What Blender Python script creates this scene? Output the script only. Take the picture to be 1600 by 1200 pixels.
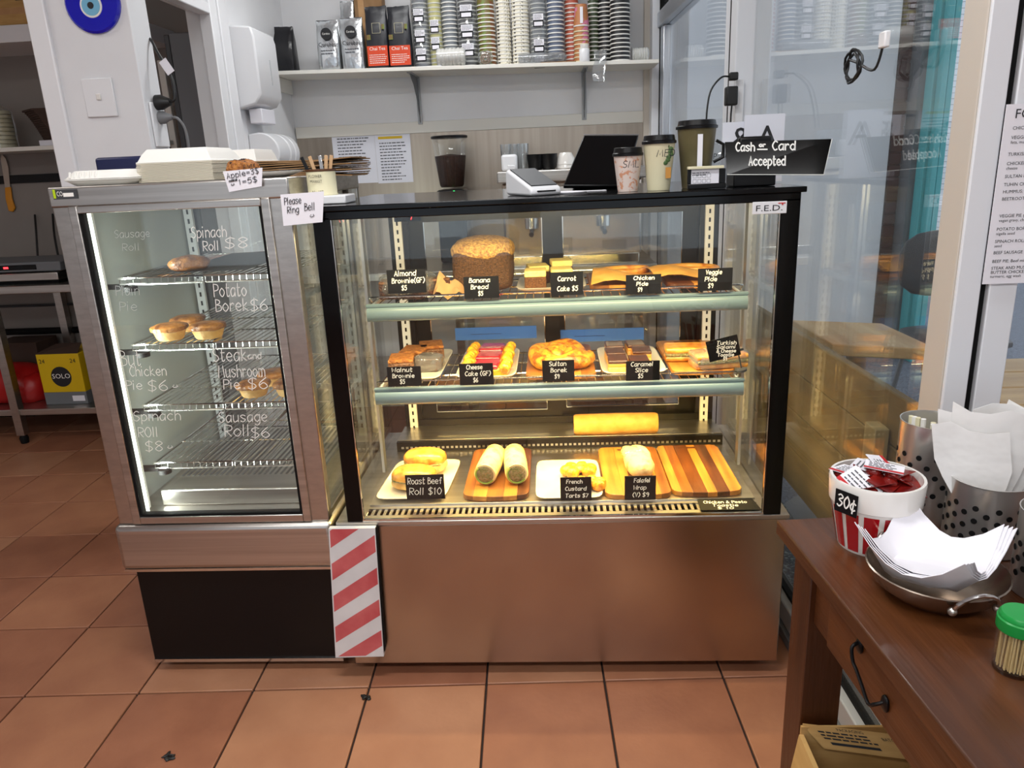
import bpy, math, random
from mathutils import Vector, Matrix
R = math.radians
random.seed(7)
for o in list(bpy.data.objects): bpy.data.objects.remove(o, do_unlink=True)
S = bpy.context.scene
COL = S.collection
# ------------------------------------------------------------------ camera
CP = Vector((0.59214, -1.79386, 1.39636))
CR = Vector((0.997967, 0.046983, -0.043057)); CU = Vector((0.02785, 0.286172, 0.957773)); CF = Vector((-0.057321, 0.957026, -0.284282))
FPX = 1166.409
cam_d = bpy.data.cameras.new('camera'); cam_d.sensor_fit = 'HORIZONTAL'; cam_d.sensor_width = 36
cam_d.lens = FPX / 1600 * 36; cam_d.clip_start = .02; cam_d.clip_end = 200
cam = bpy.data.objects.new('camera', cam_d); COL.objects.link(cam)
cam.matrix_world = Matrix(((CR.x, CU.x, -CF.x, CP.x), (CR.y, CU.y, -CF.y, CP.y), (CR.z, CU.z, -CF.z, CP.z), (0, 0, 0, 1)))
S.camera = cam
def pt(x, y, ax, v):          # a point of the photograph on a known plane of the room
    d = CR * ((x - 800) / FPX) - CU * ((y - 600) / FPX) + CF
    i = 'xyz'.index(ax)
    return CP + d * ((v - CP[i]) / d[i])
# ------------------------------------------------------------------ world, lights, exposure
W = bpy.data.worlds.new('sky'); S.world = W; W.use_nodes = True
bg = W.node_tree.nodes['Background']; bg.inputs[0].default_value = (.80, .88, 1, 1); bg.inputs[1].default_value = 1.6
S.view_settings.view_transform = 'Standard'; S.view_settings.look = 'None'; S.view_settings.gamma = 1
S.view_settings.use_curve_mapping = False; S.view_settings.exposure = -0.12
S.cycles.transparent_max_bounces = 28
def area(name, loc, sx, sy, power, col=(1, 1, 1), rot=(0, 0, 0), parent=None):
    l = bpy.data.lights.new(name, 'AREA'); l.shape = 'RECTANGLE'; l.size = sx; l.size_y = sy; l.energy = power; l.color = col
    o = bpy.data.objects.new(name, l); COL.objects.link(o); o.location = loc; o.rotation_euler = rot
    if parent: o.parent = parent
    return o
CEIL = 2.75
LAMPS = [(-.55, -2.6), (.95, -2.6), (.2, -.75), (.2, 1.45), (-2.0, .2)]
for lx, ly in LAMPS:
    area('ceiling_lamp_light', (lx, ly, CEIL - .085), 1.15, .22, (5 if lx < -1 else 15 if ly > 1 else 27), (.95, .98, 1))

# ------------------------------------------------------------------ materials
def lin(h):
    if isinstance(h, (tuple, list)): return (*h, 1)
    h = h.lstrip('#'); c = [int(h[i:i + 2], 16) / 255 for i in (0, 2, 4)]
    return (*[x / 12.92 if x <= .04045 else ((x + .055) / 1.055) ** 2.4 for x in c], 1)
MATS = {}
FOOD = {'brownie_top', 'wrap_skin', 'pie_top', 'parchment', 'bread_gold', 'loaf_crust', 'cake', 'filling', 'icing', 'bread_pale', 'brownie', 'muffin', 'borek', 'biscuit', 'custard', 'chocolate', 'pie_side', 'jelly', 'loaf_crumb'}
def mat(name, col, rough=.5, metal=0, col2=None, ns=8, stretch=(1, 1, 1), contrast=(.35, .65), bump=0, bs=40, bstretch=None, coat=0, emit=None, es=1, ior=None, spec=None, sss=0, detail=4):
    m = bpy.data.materials.new(name); m.use_nodes = True; MATS[name] = m
    n = m.node_tree.nodes; l = m.node_tree.links; b = n['Principled BSDF']
    b.inputs['Base Color'].default_value = lin(col); b.inputs['Roughness'].default_value = rough; b.inputs['Metallic'].default_value = metal
    if coat: b.inputs['Coat Weight'].default_value = coat; b.inputs['Coat Roughness'].default_value = .08
    if spec is not None: b.inputs['Specular IOR Level'].default_value = spec
    if sss: b.inputs['Subsurface Weight'].default_value = sss; b.inputs['Subsurface Radius'].default_value = (.01, .006, .003)
    if emit: b.inputs['Emission Color'].default_value = lin(emit); b.inputs['Emission Strength'].default_value = es
    if name in FOOD: ns *= 3.2; bs *= 3; bump = min(1, bump * 1.8)
    if col2 or bump:
        tc = n.new('ShaderNodeTexCoord')
        def noise(scale, st, det):
            mp = n.new('ShaderNodeMapping'); mp.inputs['Scale'].default_value = st; l.new(tc.outputs['Object'], mp.inputs[0])
            t = n.new('ShaderNodeTexNoise'); t.inputs['Scale'].default_value = scale; t.inputs['Detail'].default_value = det; l.new(mp.outputs[0], t.inputs['Vector'])
            return t
        if col2:
            t = noise(ns, stretch, detail); r = n.new('ShaderNodeValToRGB')
            r.color_ramp.elements[0].position, r.color_ramp.elements[1].position = contrast
            r.color_ramp.elements[0].color = lin(col); r.color_ramp.elements[1].color = lin(col2)
            l.new(t.outputs['Fac'], r.inputs[0]); l.new(r.outputs[0], b.inputs['Base Color'])
        if bump:
            t = noise(bs, bstretch or (1, 1, 1), 3); bp = n.new('ShaderNodeBump'); bp.inputs['Strength'].default_value = bump; bp.inputs['Distance'].default_value = .01
            l.new(t.outputs['Fac'], bp.inputs['Height']); l.new(bp.outputs[0], b.inputs['Normal'])
    return m
def pane_mat(name, tint, refl=1.0, haze=0, cap=.5):
    m = bpy.data.materials.new(name); m.use_nodes = True; MATS[name] = m
    n = m.node_tree.nodes; l = m.node_tree.links; n.remove(n['Principled BSDF'])
    tr = n.new('ShaderNodeBsdfTransparent'); tr.inputs[0].default_value = lin(tint)
    gl = n.new('ShaderNodeBsdfGlossy'); gl.inputs['Roughness'].default_value = .0; gl.inputs[0].default_value = (1, 1, 1, 1)
    fr = n.new('ShaderNodeFresnel'); fr.inputs[0].default_value = 1.45
    mu = n.new('ShaderNodeMath'); mu.operation = 'MULTIPLY'; mu.inputs[1].default_value = refl; mu.use_clamp = True
    mx = n.new('ShaderNodeMixShader'); mn = n.new('ShaderNodeMath'); mn.operation = 'MINIMUM'; mn.inputs[1].default_value = cap
    l.new(fr.outputs[0], mu.inputs[0]); l.new(mu.outputs[0], mn.inputs[0]); l.new(mn.outputs[0], mx.inputs[0])
    if haze:
        df = n.new('ShaderNodeBsdfDiffuse'); df.inputs[0].default_value = (.85, .87, .88, 1); m2 = n.new('ShaderNodeMixShader'); m2.inputs[0].default_value = haze
        l.new(tr.outputs[0], m2.inputs[1]); l.new(df.outputs[0], m2.inputs[2]); l.new(m2.outputs[0], mx.inputs[1])
    else: l.new(tr.outputs[0], mx.inputs[1])
    l.new(gl.outputs[0], mx.inputs[2]); l.new(mx.outputs[0], n['Material Output'].inputs[0])
    return m
def wood(name, c1, c2, axis='y', rough=.4, ns=5, coat=0):
    st = {'x': (.12, 1.6, 1.6), 'y': (1.6, .12, 1.6), 'z': (1.6, 1.6, .12)}[axis]
    return mat(name, c1, rough, 0, c2, ns * 4, st, (.3, .7), .15, 60, tuple(s * 1 for s in st), coat)
mat('white_paint', '#e9e9ea', .45, 0, '#dfdfe1', 2, bump=.03, bs=30)
mat('white_gloss', '#e8e8ea', .25)
mat('cream_paint', '#e6e3da', .5)
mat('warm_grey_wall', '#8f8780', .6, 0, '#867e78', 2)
mat('terracotta', '#ad7757', .40, 0, '#966148', 6, (1, 1, 1), (.25, .8), .05, 60)
mat('terracotta_pale', '#b58262', .40, 0, '#9d6a4e', 5, (1, 1, 1), (.25, .8), .05, 60)
mat('terracotta_dark', '#a36c50', .42, 0, '#8a5740', 7, (1, 1, 1), (.25, .8), .05, 60)
mat('grout', '#2c1e1a', .9)
mat('steel', '#cbc7c1', .33, 1, '#b1aca6', 30, (.05, 1, 3), (.3, .7), .02, 80, (.05, 1, 4))
mat('steel_side', '#c2bdb6', .3, 1, '#b3aea8', 30, (1, .05, 3), (.3, .7), .02, 80, (1, .05, 4))
mat('steel_panel', '#b5a798', .26, 1, '#a6978a', 5, (1, 1, 1), (.3, .7), .02, 14)
mat('chrome', '#d8d8d6', .12, 1)
mat('caddy_steel', '#d6d4d0', .28, .85)
mat('aluminium', '#c9cdd3', .35, 1)
mat('white_frame', '#e4e6ea', .35)
mat('tan_and_shaded_frame', '#c9c0b4', .4)  # beige trim colour, also the shaded side of the white corner post
mat('grey_rail', '#a9abad', .45)
mat('black_gloss', '#050506', .12, spec=.25)
mat('black_satin', '#0b0a0b', .35, spec=.3)
mat('black_matte', '#0d0c0c', .7, spec=.2)
mat('black_card', '#0e0f12', .55, spec=.2)
mat('dark_grey', '#3d3f42', .45)
mat('mid_grey', '#6d7073', .5)
mat('light_grey', '#b9bcbe', .45)
mat('liner_grey', '#9ba19e', .4)
mat('shelf_led', '#70858d', .3)
mat('chalk', '#f6f4ee', .8)
mat('faint_chalk', '#c9cccb', .8)
mat('ink', '#1a1a1e', .6)
mat('grey_ink', '#55565c', .7)
mat('paper', '#eceaf0', .7)
mat('paper_cool', '#dcdde6', .7)
mat('paper_bag', '#e2e0de', .8, 0, '#d2cfcc', 8, bump=.5, bs=16)
mat('foam', '#eeebe4', .6)
mat('foam_edge', '#d9d0bc', .7)
mat('kraft', '#9a7650', .75, 0, '#86643f', 14)
mat('kraft_light', '#c49a6c', .75, 0, '#b58a5c', 14)
mat('parchment', '#d9a556', .55, 0, '#c98f3e', 9, bump=.15, bs=14)
mat('cardboard', '#c19a5f', .75, 0, '#b38b50', 10, (1, 1, 6))
mat('dark_card', '#3f2c22', .8)
mat('evil_blue', '#0a10b4', .12, coat=.6)
mat('evil_pale', '#79b9d8', .2, coat=.4)
mat('navy', '#131a44', .4)
mat('orange_handle', '#d48a14', .45)
mat('red_plastic', '#a81414', .4)
mat('red_gloss', '#a60a18', .15, coat=.6)
mat('white_glaze', '#e6e2dc', .15, coat=.5)
mat('sauce', '#5e1010', .25, 0, '#8a1c14', 20)
mat('sauce_red', '#c01822', .35)
mat('yellow_box', '#d9b400', .45)
mat('silver_foil', '#c9ccce', .22, .9, bump=.5, bs=18)
mat('black_bag', '#15151a', .3, bump=.5, bs=16)
mat('chai_black', '#1a1b22', .35, bump=.3, bs=12)
mat('chai_orange', '#d8451a', .45)
mat('cable', '#161616', .5)
mat('grey_cable', '#77787a', .5)
mat('blue_tape', '#2a62b8', .6)
mat('green_lid', '#0f8f3c', .35, sss=.0)
mat('toothpick', '#dcbf86', .6)
mat('stick', '#c8a177', .6)
mat('red_print', '#c4161c', .5)
mat('lime', '#b8d413', .4)
mat('red_led', '#200000', .3, emit='#ff2a30', es=6)
mat('green_led', '#002000', .3, emit='#30ff70', es=5)
mat('led_white', '#ffffff', .5, emit='#f4fff0', es=3)
mat('led_panel', '#ffffff', .5, emit='#fff6ea', es=4)
mat('stripe_red', '#cf6a6a', .7, 0, '#b9484c', 9, bump=.05)
mat('stripe_white', '#dcdcdc', .7, 0, '#cfcfd0', 9)
mat('coffee', '#3a1d10', .6, 0, '#22100a', 90)
mat('bread_gold', '#b8661c', .35, 0, '#e3a548', 12, contrast=(.35, .62), bump=.1, bs=20, coat=.35)
mat('bread_pale', '#d9b878', .5, 0, '#bd8d48', 12, bump=.1, bs=25, coat=.2)
mat('loaf_crust', '#e3b45e', .6, 0, '#9a6a30', 40, bump=.7, bs=60)
mat('loaf_crumb', '#6b4726', .7, 0, '#3c2412', 70, bump=.5, bs=80)
mat('brownie', '#3a1f16', .6, 0, '#5a3322', 50, bump=.5, bs=60)
mat('brownie_top', '#7d5130', .55, 0, '#54331f', 40, bump=.5, bs=40, coat=.2)
mat('icing', '#f2dc8a', .5, 0, '#ead07a', 20, bump=.2, bs=30)
mat('cake', '#5c3418', .7, 0, '#7c4d22', 60, bump=.5, bs=70)
mat('jelly', '#8c1320', .12, 0, '#b8202a', 20, coat=.7)
mat('custard', '#e8b524', .35, 0, '#cf7c14', 14, bump=.4, bs=22, coat=.3)
mat('borek', '#d8962c', .4, 0, '#8f4a14', 14, contrast=(.42, .62), bump=.4, bs=22, coat=.3)
mat('chocolate', '#3a1c10', .3, 0, '#4c2817', 12, coat=.4)
mat('caramel', '#d08a34', .4)
mat('biscuit', '#d9ad62', .7, 0, '#c6954a', 40)
mat('wrap_skin', '#d8c491', .55, 0, '#b0854a', 12, contrast=(.5, .72), bump=.15, bs=20, coat=.25)
mat('filling', '#94805c', .6, 0, '#6c6f3a', 40, contrast=(.4, .6), bump=.5, bs=60)
mat('lettuce', '#7f9a3a', .5)
mat('pie_side', '#ecc27a', .5, 0, '#dba757', 14, bump=.15, bs=30)
mat('pie_top', '#5e2f0e', .38, 0, '#b97a34', 8, contrast=(.35, .65), bump=.4, bs=24, coat=.3)
mat('muffin', '#b9772f', .6, 0, '#8a4d1c', 30, bump=.6, bs=40)
mat('nut', '#3a1d14', .5)
mat('plate_white', '#ded8c8', .2, coat=.3)
mat('stave_a', '#c98a3a', .4, 0, '#9a5f24', 26, (1.6, .12, 1.6), (.3, .7), .05, 40, None, .2)
mat('stave_b', '#9c6229', .4, 0, '#6e3f19', 26, (1.6, .12, 1.6), (.3, .7), .05, 40, None, .2)
mat('stave_c', '#6e3d1c', .38, 0, '#3f1e0b', 26, (1.6, .12, 1.6), (.3, .7), .05, 40, None, .2)
mat('stave_edge', '#5a3418', .5)
wood('table_wood', '#643819', '#3c1e0c', 'y', .38, 3, .12)
wood('table_wood_z', '#593015', '#381b0b', 'z', .4, 3, .1)
wood('fence_wood', '#80663a', '#594523', 'y', .6, 3)
wood('post_wood', '#a99468', '#8a774c', 'z', .6, 3)
wood('pale_wood', '#d2b486', '#b58f5e', 'y', .45, 3)
wood('shop_wood', '#c9a468', '#a67f45', 'x', .45, 3)
mat('aqua', '#4fb4b6', .45)
mat('asphalt', '#6f7682', .85, 0, '#4c525c', 120, contrast=(.4, .6), bump=.4, bs=90)
mat('pebble', '#25282a', .5, 0, '#8a9088', 90, (1, 1, 1), (.52, .66), .8, 70)
mat('dark_brick', '#5a2f26', .7, 0, '#45211b', 10)
mat('backsplash', '#a89d90', .33, .85, '#9c9185', 12, (3, 1, .1))
mat('cup_cream', '#e4dcb8', .5); mat('cup_pink', '#e6d3c8', .5, 0, '#d99a78', 90, contrast=(.56, .62)); mat('cup_olive', '#4a4a2c', .4, 0, '#8a7a5a', 4)
mat('cup_black', '#1d1d1f', .5); mat('cup_grey', '#70757a', .5); mat('cup_blue', '#5a6478', .5); mat('cup_red', '#b3563e', .5); mat('cup_green', '#6f8a3a', .5, 0, '#7a4a2a', 40)
mat('cup_yellow', '#d8d07a', .5); mat('cup_dots', '#e2dcc8', .5, 0, '#2a2522', 55, contrast=(.58, .62)); mat('cup_kraft', '#b9794a', .5, 0, '#d07a9a', 25, contrast=(.55, .6)); mat('cup_darkgreen', '#3d4a30', .5)
mat('cup_white', '#eeece6', .45)
mat('leaf', '#3e5a2a', .6); mat('pot', '#c58a3c', .6)
pane_mat('glass_clear', (.975, .985, .98), .8, 0, .25)
pane_mat('glass_cabinet', (.96, .98, .97), .9, .015, .3)
pane_mat('glass_partition', (.95, .965, .965), 1.0, .02, .17)
pane_mat('glass_dark', (.80, .80, .78), 1.3)
pane_mat('clear_plastic', (.90, .91, .92), 1.6, .10)
pane_mat('tumbler', (.88, .89, .89), 2.0, .08)
# white tiled wall outside (too far away to tell its bricks apart)
def brick_mat():
    m = mat('white_brick', '#e6e8ea', .5); n = m.node_tree.nodes; l = m.node_tree.links
    tc = n.new('ShaderNodeTexCoord'); mp = n.new('ShaderNodeMapping'); mp.inputs['Rotation'].default_value = (R(90), 0, 0); l.new(tc.outputs['Object'], mp.inputs[0])
    b = n.new('ShaderNodeTexBrick'); b.inputs['Color1'].default_value = lin('#e8eaec'); b.inputs['Color2'].default_value = lin('#dfe2e4'); b.inputs['Mortar'].default_value = lin('#8c8c8c')
    b.inputs['Scale'].default_value = 4; b.inputs['Mortar Size'].default_value = .012; l.new(mp.outputs[0], b.inputs[0]); l.new(b.outputs[0], n['Principled BSDF'].inputs['Base Color'])
brick_mat()

# ------------------------------------------------------------------ mesh helpers
class MB:
    def __init__(s): s.v = []; s.f = []; s.m = []
    def add(s, vs, fs, mi=0):
        k = len(s.v); s.v += [tuple(v) for v in vs]; s.f += [tuple(i + k for i in f) for f in fs]; s.m += [mi] * len(fs); return s
    def box(s, x0, x1, y0, y1, z0, z1, mi=0):
        return s.add([(x0, y0, z0), (x1, y0, z0), (x1, y1, z0), (x0, y1, z0), (x0, y0, z1), (x1, y0, z1), (x1, y1, z1), (x0, y1, z1)],
                     [(0, 3, 2, 1), (4, 5, 6, 7), (0, 1, 5, 4), (1, 2, 6, 5), (2, 3, 7, 6), (3, 0, 4, 7)], mi)
    def cbox(s, c, sz, rot=None, mi=0):
        M3 = rot if rot is not None else Matrix.Identity(3); c = Vector(c); h = Vector(sz) / 2
        vs = [c + M3 @ Vector((sx * h.x, sy * h.y, sz_ * h.z)) for sz_ in (-1, 1) for sx, sy in ((-1, -1), (1, -1), (1, 1), (-1, 1))]
        return s.add(vs, [(0, 3, 2, 1), (4, 5, 6, 7), (0, 1, 5, 4), (1, 2, 6, 5), (2, 3, 7, 6), (3, 0, 4, 7)], mi)
    def ext(s, pts, vec, mi=0):
        n = len(pts); p = [Vector(q) for q in pts]; q = [a + Vector(vec) for a in p]
        return s.add(p + q, [tuple(range(n))[::-1], tuple(range(n, 2 * n))] + [(i, (i + 1) % n, n + (i + 1) % n, n + i) for i in range(n)], mi)
    def lathe(s, prof, c=(0, 0, 0), seg=20, mi=0, sx=1, sy=1, mis=None):
        c = Vector(c); vs = []; fs = []; ms = []
        for r, z in prof:
            for i in range(seg):
                a = 2 * math.pi * i / seg; vs.append(c + Vector((r * sx * math.cos(a), r * sy * math.sin(a), z)))
        for k in range(len(prof) - 1):
            for i in range(seg):
                j = (i + 1) % seg; fs.append((k * seg + i, k * seg + j, (k + 1) * seg + j, (k + 1) * seg + i)); ms.append(mis[k] if mis else mi)
        if prof[0][0] > 1e-6: fs.append(tuple(range(seg))[::-1]); ms.append(mis[0] if mis else mi)
        if prof[-1][0] > 1e-6: fs.append(tuple((len(prof) - 1) * seg + i for i in range(seg))); ms.append(mis[-1] if mis else mi)
        k = len(s.v); s.v += [tuple(v) for v in vs]; s.f += [tuple(i + k for i in f) for f in fs]; s.m += ms
        return s
    def tube(s, pts, r, seg=6, mi=0, closed=False):
        P = [Vector(p) for p in pts]; n = len(P); vs = []; fs = []
        prev = None
        for i, p in enumerate(P):
            t = (P[(i + 1) % n] - P[i - 1]) if closed else (P[min(i + 1, n - 1)] - P[max(i - 1, 0)])
            t.normalize()
            if prev is None:
                u = t.cross(Vector((0, 0, 1)) if abs(t.z) < .9 else Vector((1, 0, 0))).normalized()
            else:
                u = (prev - t * prev.dot(t)).normalized()
            prev = u; w = t.cross(u)
            for k in range(seg):
                a = 2 * math.pi * k / seg; vs.append(p + (u * math.cos(a) + w * math.sin(a)) * r)
        for i in range(n if closed else n - 1):
            for k in range(seg):
                fs.append((i * seg + k, i * seg + (k + 1) % seg, ((i + 1) % n) * seg + (k + 1) % seg, ((i + 1) % n) * seg + k))
        if not closed: fs += [tuple(range(seg))[::-1], tuple((n - 1) * seg + k for k in range(seg))]
        return s.add(vs, fs, mi)
    def blob(s, c, rad, e=2.4, amp=0, seed=0, nu=20, nv=12, mi=0, flat=None, rz=0, tilt=None):
        rnd = random.Random(seed); ph = [(rnd.uniform(0, 6), rnd.uniform(1.5, 4), rnd.uniform(0, 6)) for _ in range(5)]
        c = Vector(c); vs = []; fs = []; M3 = (Matrix.Rotation(rz, 3, 'Z') @ tilt) if tilt is not None else Matrix.Rotation(rz, 3, 'Z')
        for j in range(nv + 1):
            th = math.pi * j / nv - math.pi / 2
            for i in range(nu):
                a = 2 * math.pi * i / nu; d = Vector((math.cos(th) * math.cos(a), math.cos(th) * math.sin(a), math.sin(th)))
                k = (abs(d.x) ** e + abs(d.y) ** e + abs(d.z) ** e) ** (-1 / e); d2 = d * k
                w = 1 + amp * sum(math.sin(p + q * (d.x * 1.3 + d.y * 2 + d.z) + z) for p, q, z in ph) / 5
                p3 = Vector((d2.x * rad[0], d2.y * rad[1], d2.z * rad[2])) * w
                if flat is not None: p3.z = max(p3.z, flat)
                vs.append(c + M3 @ p3)
        for j in range(nv):
            for i in range(nu):
                fs.append((j * nu + i, j * nu + (i + 1) % nu, (j + 1) * nu + (i + 1) % nu, (j + 1) * nu + i))
        return s.add(vs, fs, mi)
    def sheet(s, grid, th=.0006, mi=0):        # grid: rows of points; a sheet with thickness
        nr, nc = len(grid), len(grid[0]); P = [Vector(p) for r in grid for p in r]; N = []
        for i in range(nr):
            for j in range(nc):
                a = P[i * nc + min(j + 1, nc - 1)] - P[i * nc + max(j - 1, 0)]; b = P[min(i + 1, nr - 1) * nc + j] - P[max(i - 1, 0) * nc + j]
                q = a.cross(b); N.append(q.normalized() if q.length > 1e-12 else Vector((0, 0, 1)))
        vs = P + [p - n_ * th for p, n_ in zip(P, N)]; fs = []; K = nr * nc
        for i in range(nr - 1):
            for j in range(nc - 1):
                a, b, c, d = i * nc + j, i * nc + j + 1, (i + 1) * nc + j + 1, (i + 1) * nc + j
                fs += [(a, b, c, d), (K + d, K + c, K + b, K + a)]
        rim = [j for j in range(nc)] + [i * nc + nc - 1 for i in range(1, nr)] + [(nr - 1) * nc + j for j in range(nc - 2, -1, -1)] + [i * nc for i in range(nr - 2, 0, -1)]
        for a, b in zip(rim, rim[1:] + rim[:1]): fs.append((b, a, K + a, K + b))
        return s.add(vs, fs, mi)
    def build(s, name, mats, parent=None, bevel=0, smooth=True, label=None, cat=None, group=None, kind=None, org=None, local=False, seg=2, ang=40):
        if isinstance(mats, str): mats = [mats]
        if parent is None:
            if org is None:
                xs, ys, zs = zip(*s.v); org = ((min(xs) + max(xs)) / 2, (min(ys) + max(ys)) / 2, min(zs))
            off = Vector(org)
        else: off = Vector((0, 0, 0)) if local else wloc(parent)
        me = bpy.data.meshes.new(name); me.from_pydata([tuple(Vector(v) - off) for v in s.v], [], s.f)
        for m in mats: me.materials.append(MATS[m])
        me.polygons.foreach_set('material_index', s.m)
        me.polygons.foreach_set('use_smooth', [smooth] * len(s.f))
        if smooth:
            try: me.set_sharp_from_angle(angle=R(ang))
            except Exception: pass
        me.update()
        o = bpy.data.objects.new(name, me); COL.objects.link(o)
        if parent is None: o.location = off
        else: o.parent = parent
        if bevel:
            b = o.modifiers.new('bevel', 'BEVEL'); b.width = bevel; b.segments = seg; b.limit_method = 'ANGLE'; b.angle_limit = R(40)
        tag(o, label, cat, group, kind)
        return o
def wloc(o):
    v = Vector((0, 0, 0))
    while o is not None: v += o.location; o = o.parent
    return v
def tag(o, label=None, cat=None, group=None, kind=None):
    for k, v in (('label', label), ('category', cat), ('group', group), ('kind', kind)):
        if v: o[k] = v
    return o
def thing(name, loc, label, cat, group=None, rz=0, kind=None):
    o = bpy.data.objects.new(name, None); COL.objects.link(o); o.location = loc; o.rotation_euler = (0, 0, rz); o.empty_display_size = .05
    return tag(o, label, cat, group, kind)
def copy_tree(o, parent=None):
    c = o.copy(); COL.objects.link(c); c.parent = parent
    for ch in list(o.children): copy_tree(ch, c)
    return c
def bx(name, x0, x1, y0, y1, z0, z1, m, parent=None, bevel=0, **k):
    return MB().box(x0, x1, y0, y1, z0, z1).build(name, m, parent, bevel, **k)
def rotm(rx=0, ry=0, rz=0):
    return Matrix.Rotation(rz, 3, 'Z') @ Matrix.Rotation(ry, 3, 'Y') @ Matrix.Rotation(rx, 3, 'X')
def smooth_path(P, n=6, closed=False):
    P = [Vector(p) for p in P]; out = []; N = len(P)
    for i in range(N if closed else N - 1):
        a, b, c, d = (P[(i - 1) % N], P[i], P[(i + 1) % N], P[(i + 2) % N]) if closed else (P[max(i - 1, 0)], P[i], P[i + 1], P[min(i + 2, N - 1)])
        for k in range(n):
            t = k / n; out.append(.5 * ((2 * b) + (c - a) * t + (2 * a - 5 * b + 4 * c - d) * t * t + (3 * b - a - 3 * c + d) * t ** 3))
    if not closed: out.append(P[-1])
    return out
# ------------------------------------------------------------------ handwriting: a single-stroke alphabet
GL = {'A': '4 0d2m4d|1g3g', 'B': '4 0d0m|~0m3l3j0i|~0i4h4e0d', 'C': '4 ~4l2m0j0g2d4e', 'D': '4 0d0m|~0m3l4h3e0d', 'E': '4 4m0m0d4d|0i3i', 'F': '4 4m0m0d|0i3i',
      'G': '4 ~4l2m0j0g2d4e4h|4h2h', 'H': '4 0d0m|4d4m|0i4i', 'I': '1 0d0m', 'J': '3 ~3m3f2d0e', 'K': '4 0d0m|4m0h4d', 'L': '4 0m0d4d', 'M': '6 0d1m3f5m6d', 'N': '4 0d0m4d4m',
      'O': '5 ~2m0j0g2d4e5h4l2m', 'P': '4 0d0m|~0m4l4i0h', 'R': '4 0d0m|~0m4l4i0h|1h4d', 'S': '4 ~4l2m0k1i3h4f2d0e', 'T': '5 0m5m|2m2d', 'U': '4 ~0m0f2d4f4m', 'V': '4 0m2d4m', 'W': '6 0m1d3j5d6m', 'Y': '4 0m2i4m|2i2d', 'Q': '5 ~2m0j0g2d4e5h4l2m|3f5d',
      'a': '4 ~4i2j0h0f1d3e4h|4j4d', 'b': '4 0m0d|~0h2j4h4f2d0e', 'c': '4 ~4i2j0h0f2d4e', 'd': '4 ~4h2j0h0f2d4f|4m4d', 'e': '4 ~0g3g4h2j0h0f2d4e', 'f': '3 ~4l3m2l2i2d|0i3i',
      'g': '4 ~4i2j0h0f2d4f|~4j4c2a0b', 'h': '4 0m0d|~0h2j4h4d', 'i': '1 0j0d|0l0m', 'j': '2 ~2j2c0a|2l2m', 'k': '4 0m0d|3j0g4d', 'l': '1 0m0d', 'm': '6 0j0d|~0h1j3h3d|~3h4j6h6d', 'n': '4 0j0d|~0h2j4h4d',
      'o': '4 ~2j0h0f2d4f4h2j', 'p': '4 0j0a|~0h2j4h4f2d0e', 'r': '3 0j0d|~0h2j3i', 's': '4 ~4i2j0i2g4f2d0e', 't': '3 ~1m1e2d3e|0j3j', 'u': '4 ~0j0f1d3e4f|4j4d', 'v': '4 0j2d4j', 'w': '6 0j1d3i5d6j', 'x': '4 0j4d|4j0d', 'y': '4 0j2e|4j1a',
      '$': '4 ~4l2m0k1i3h4f2d0e|2n2c', '0': '4 ~2m0j0g2d4g4j2m', '1': '2 0k1m1d', '2': '4 ~0k2m4k2g0d|0d4d', '3': '4 ~0l2m4k1i4g2d0e', '4': '4 3d3m0g4g', '5': '4 4m1m0i|~0i3j4f2d0e', '6': '4 ~3m0i0f2d4f2i0g', '7': '4 0m4m1d', '8': '4 ~2i0k2m4k2i0f2d4f2i', '9': '4 ~4j2i0k2m4k4h3d',
      '(': '2 ~2n0j0g2c', ')': '2 ~0n2j2g0c', '&': '5 ~5d1j2m3k0f2d5h', '=': '4 0i4i|0g4g', '/': '3 0c3n', 'c/': '4', '.': '1 0d0e', ':': '1 0e0f|0i0j', "'": '1 0m0k', '\u00b0': '2 ~1m0l1k2l1m', '\u00a2': '4 ~4i2j0h0f2d4e|2l2b', '\u263a': '5 1j1i|4j4i|~0h1f3f5h', '_': '4 0c4c', '-': '3 0h3h'}
def strokes(txt, h):
    out = []; x = 0; u = h / 9
    for ch in txt:
        if ch == ' ': x += 3.2 * u; continue
        w, body = GL[ch].split(' ', 1)
        for st in body.split('|'):
            sm = st.startswith('~'); st = st.lstrip('~')
            P = [Vector((x + int(st[i]) * u * .92 + (ord(st[i + 1]) - 100) * u * .09, (ord(st[i + 1]) - 100) * u, 0)) for i in range(0, len(st), 2)]
            out.append(smooth_path(P, 4) if sm and len(P) > 2 else P)
        x += (int(w) * .92 + 1.7) * u
    return out, x - 1.7 * u
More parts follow.
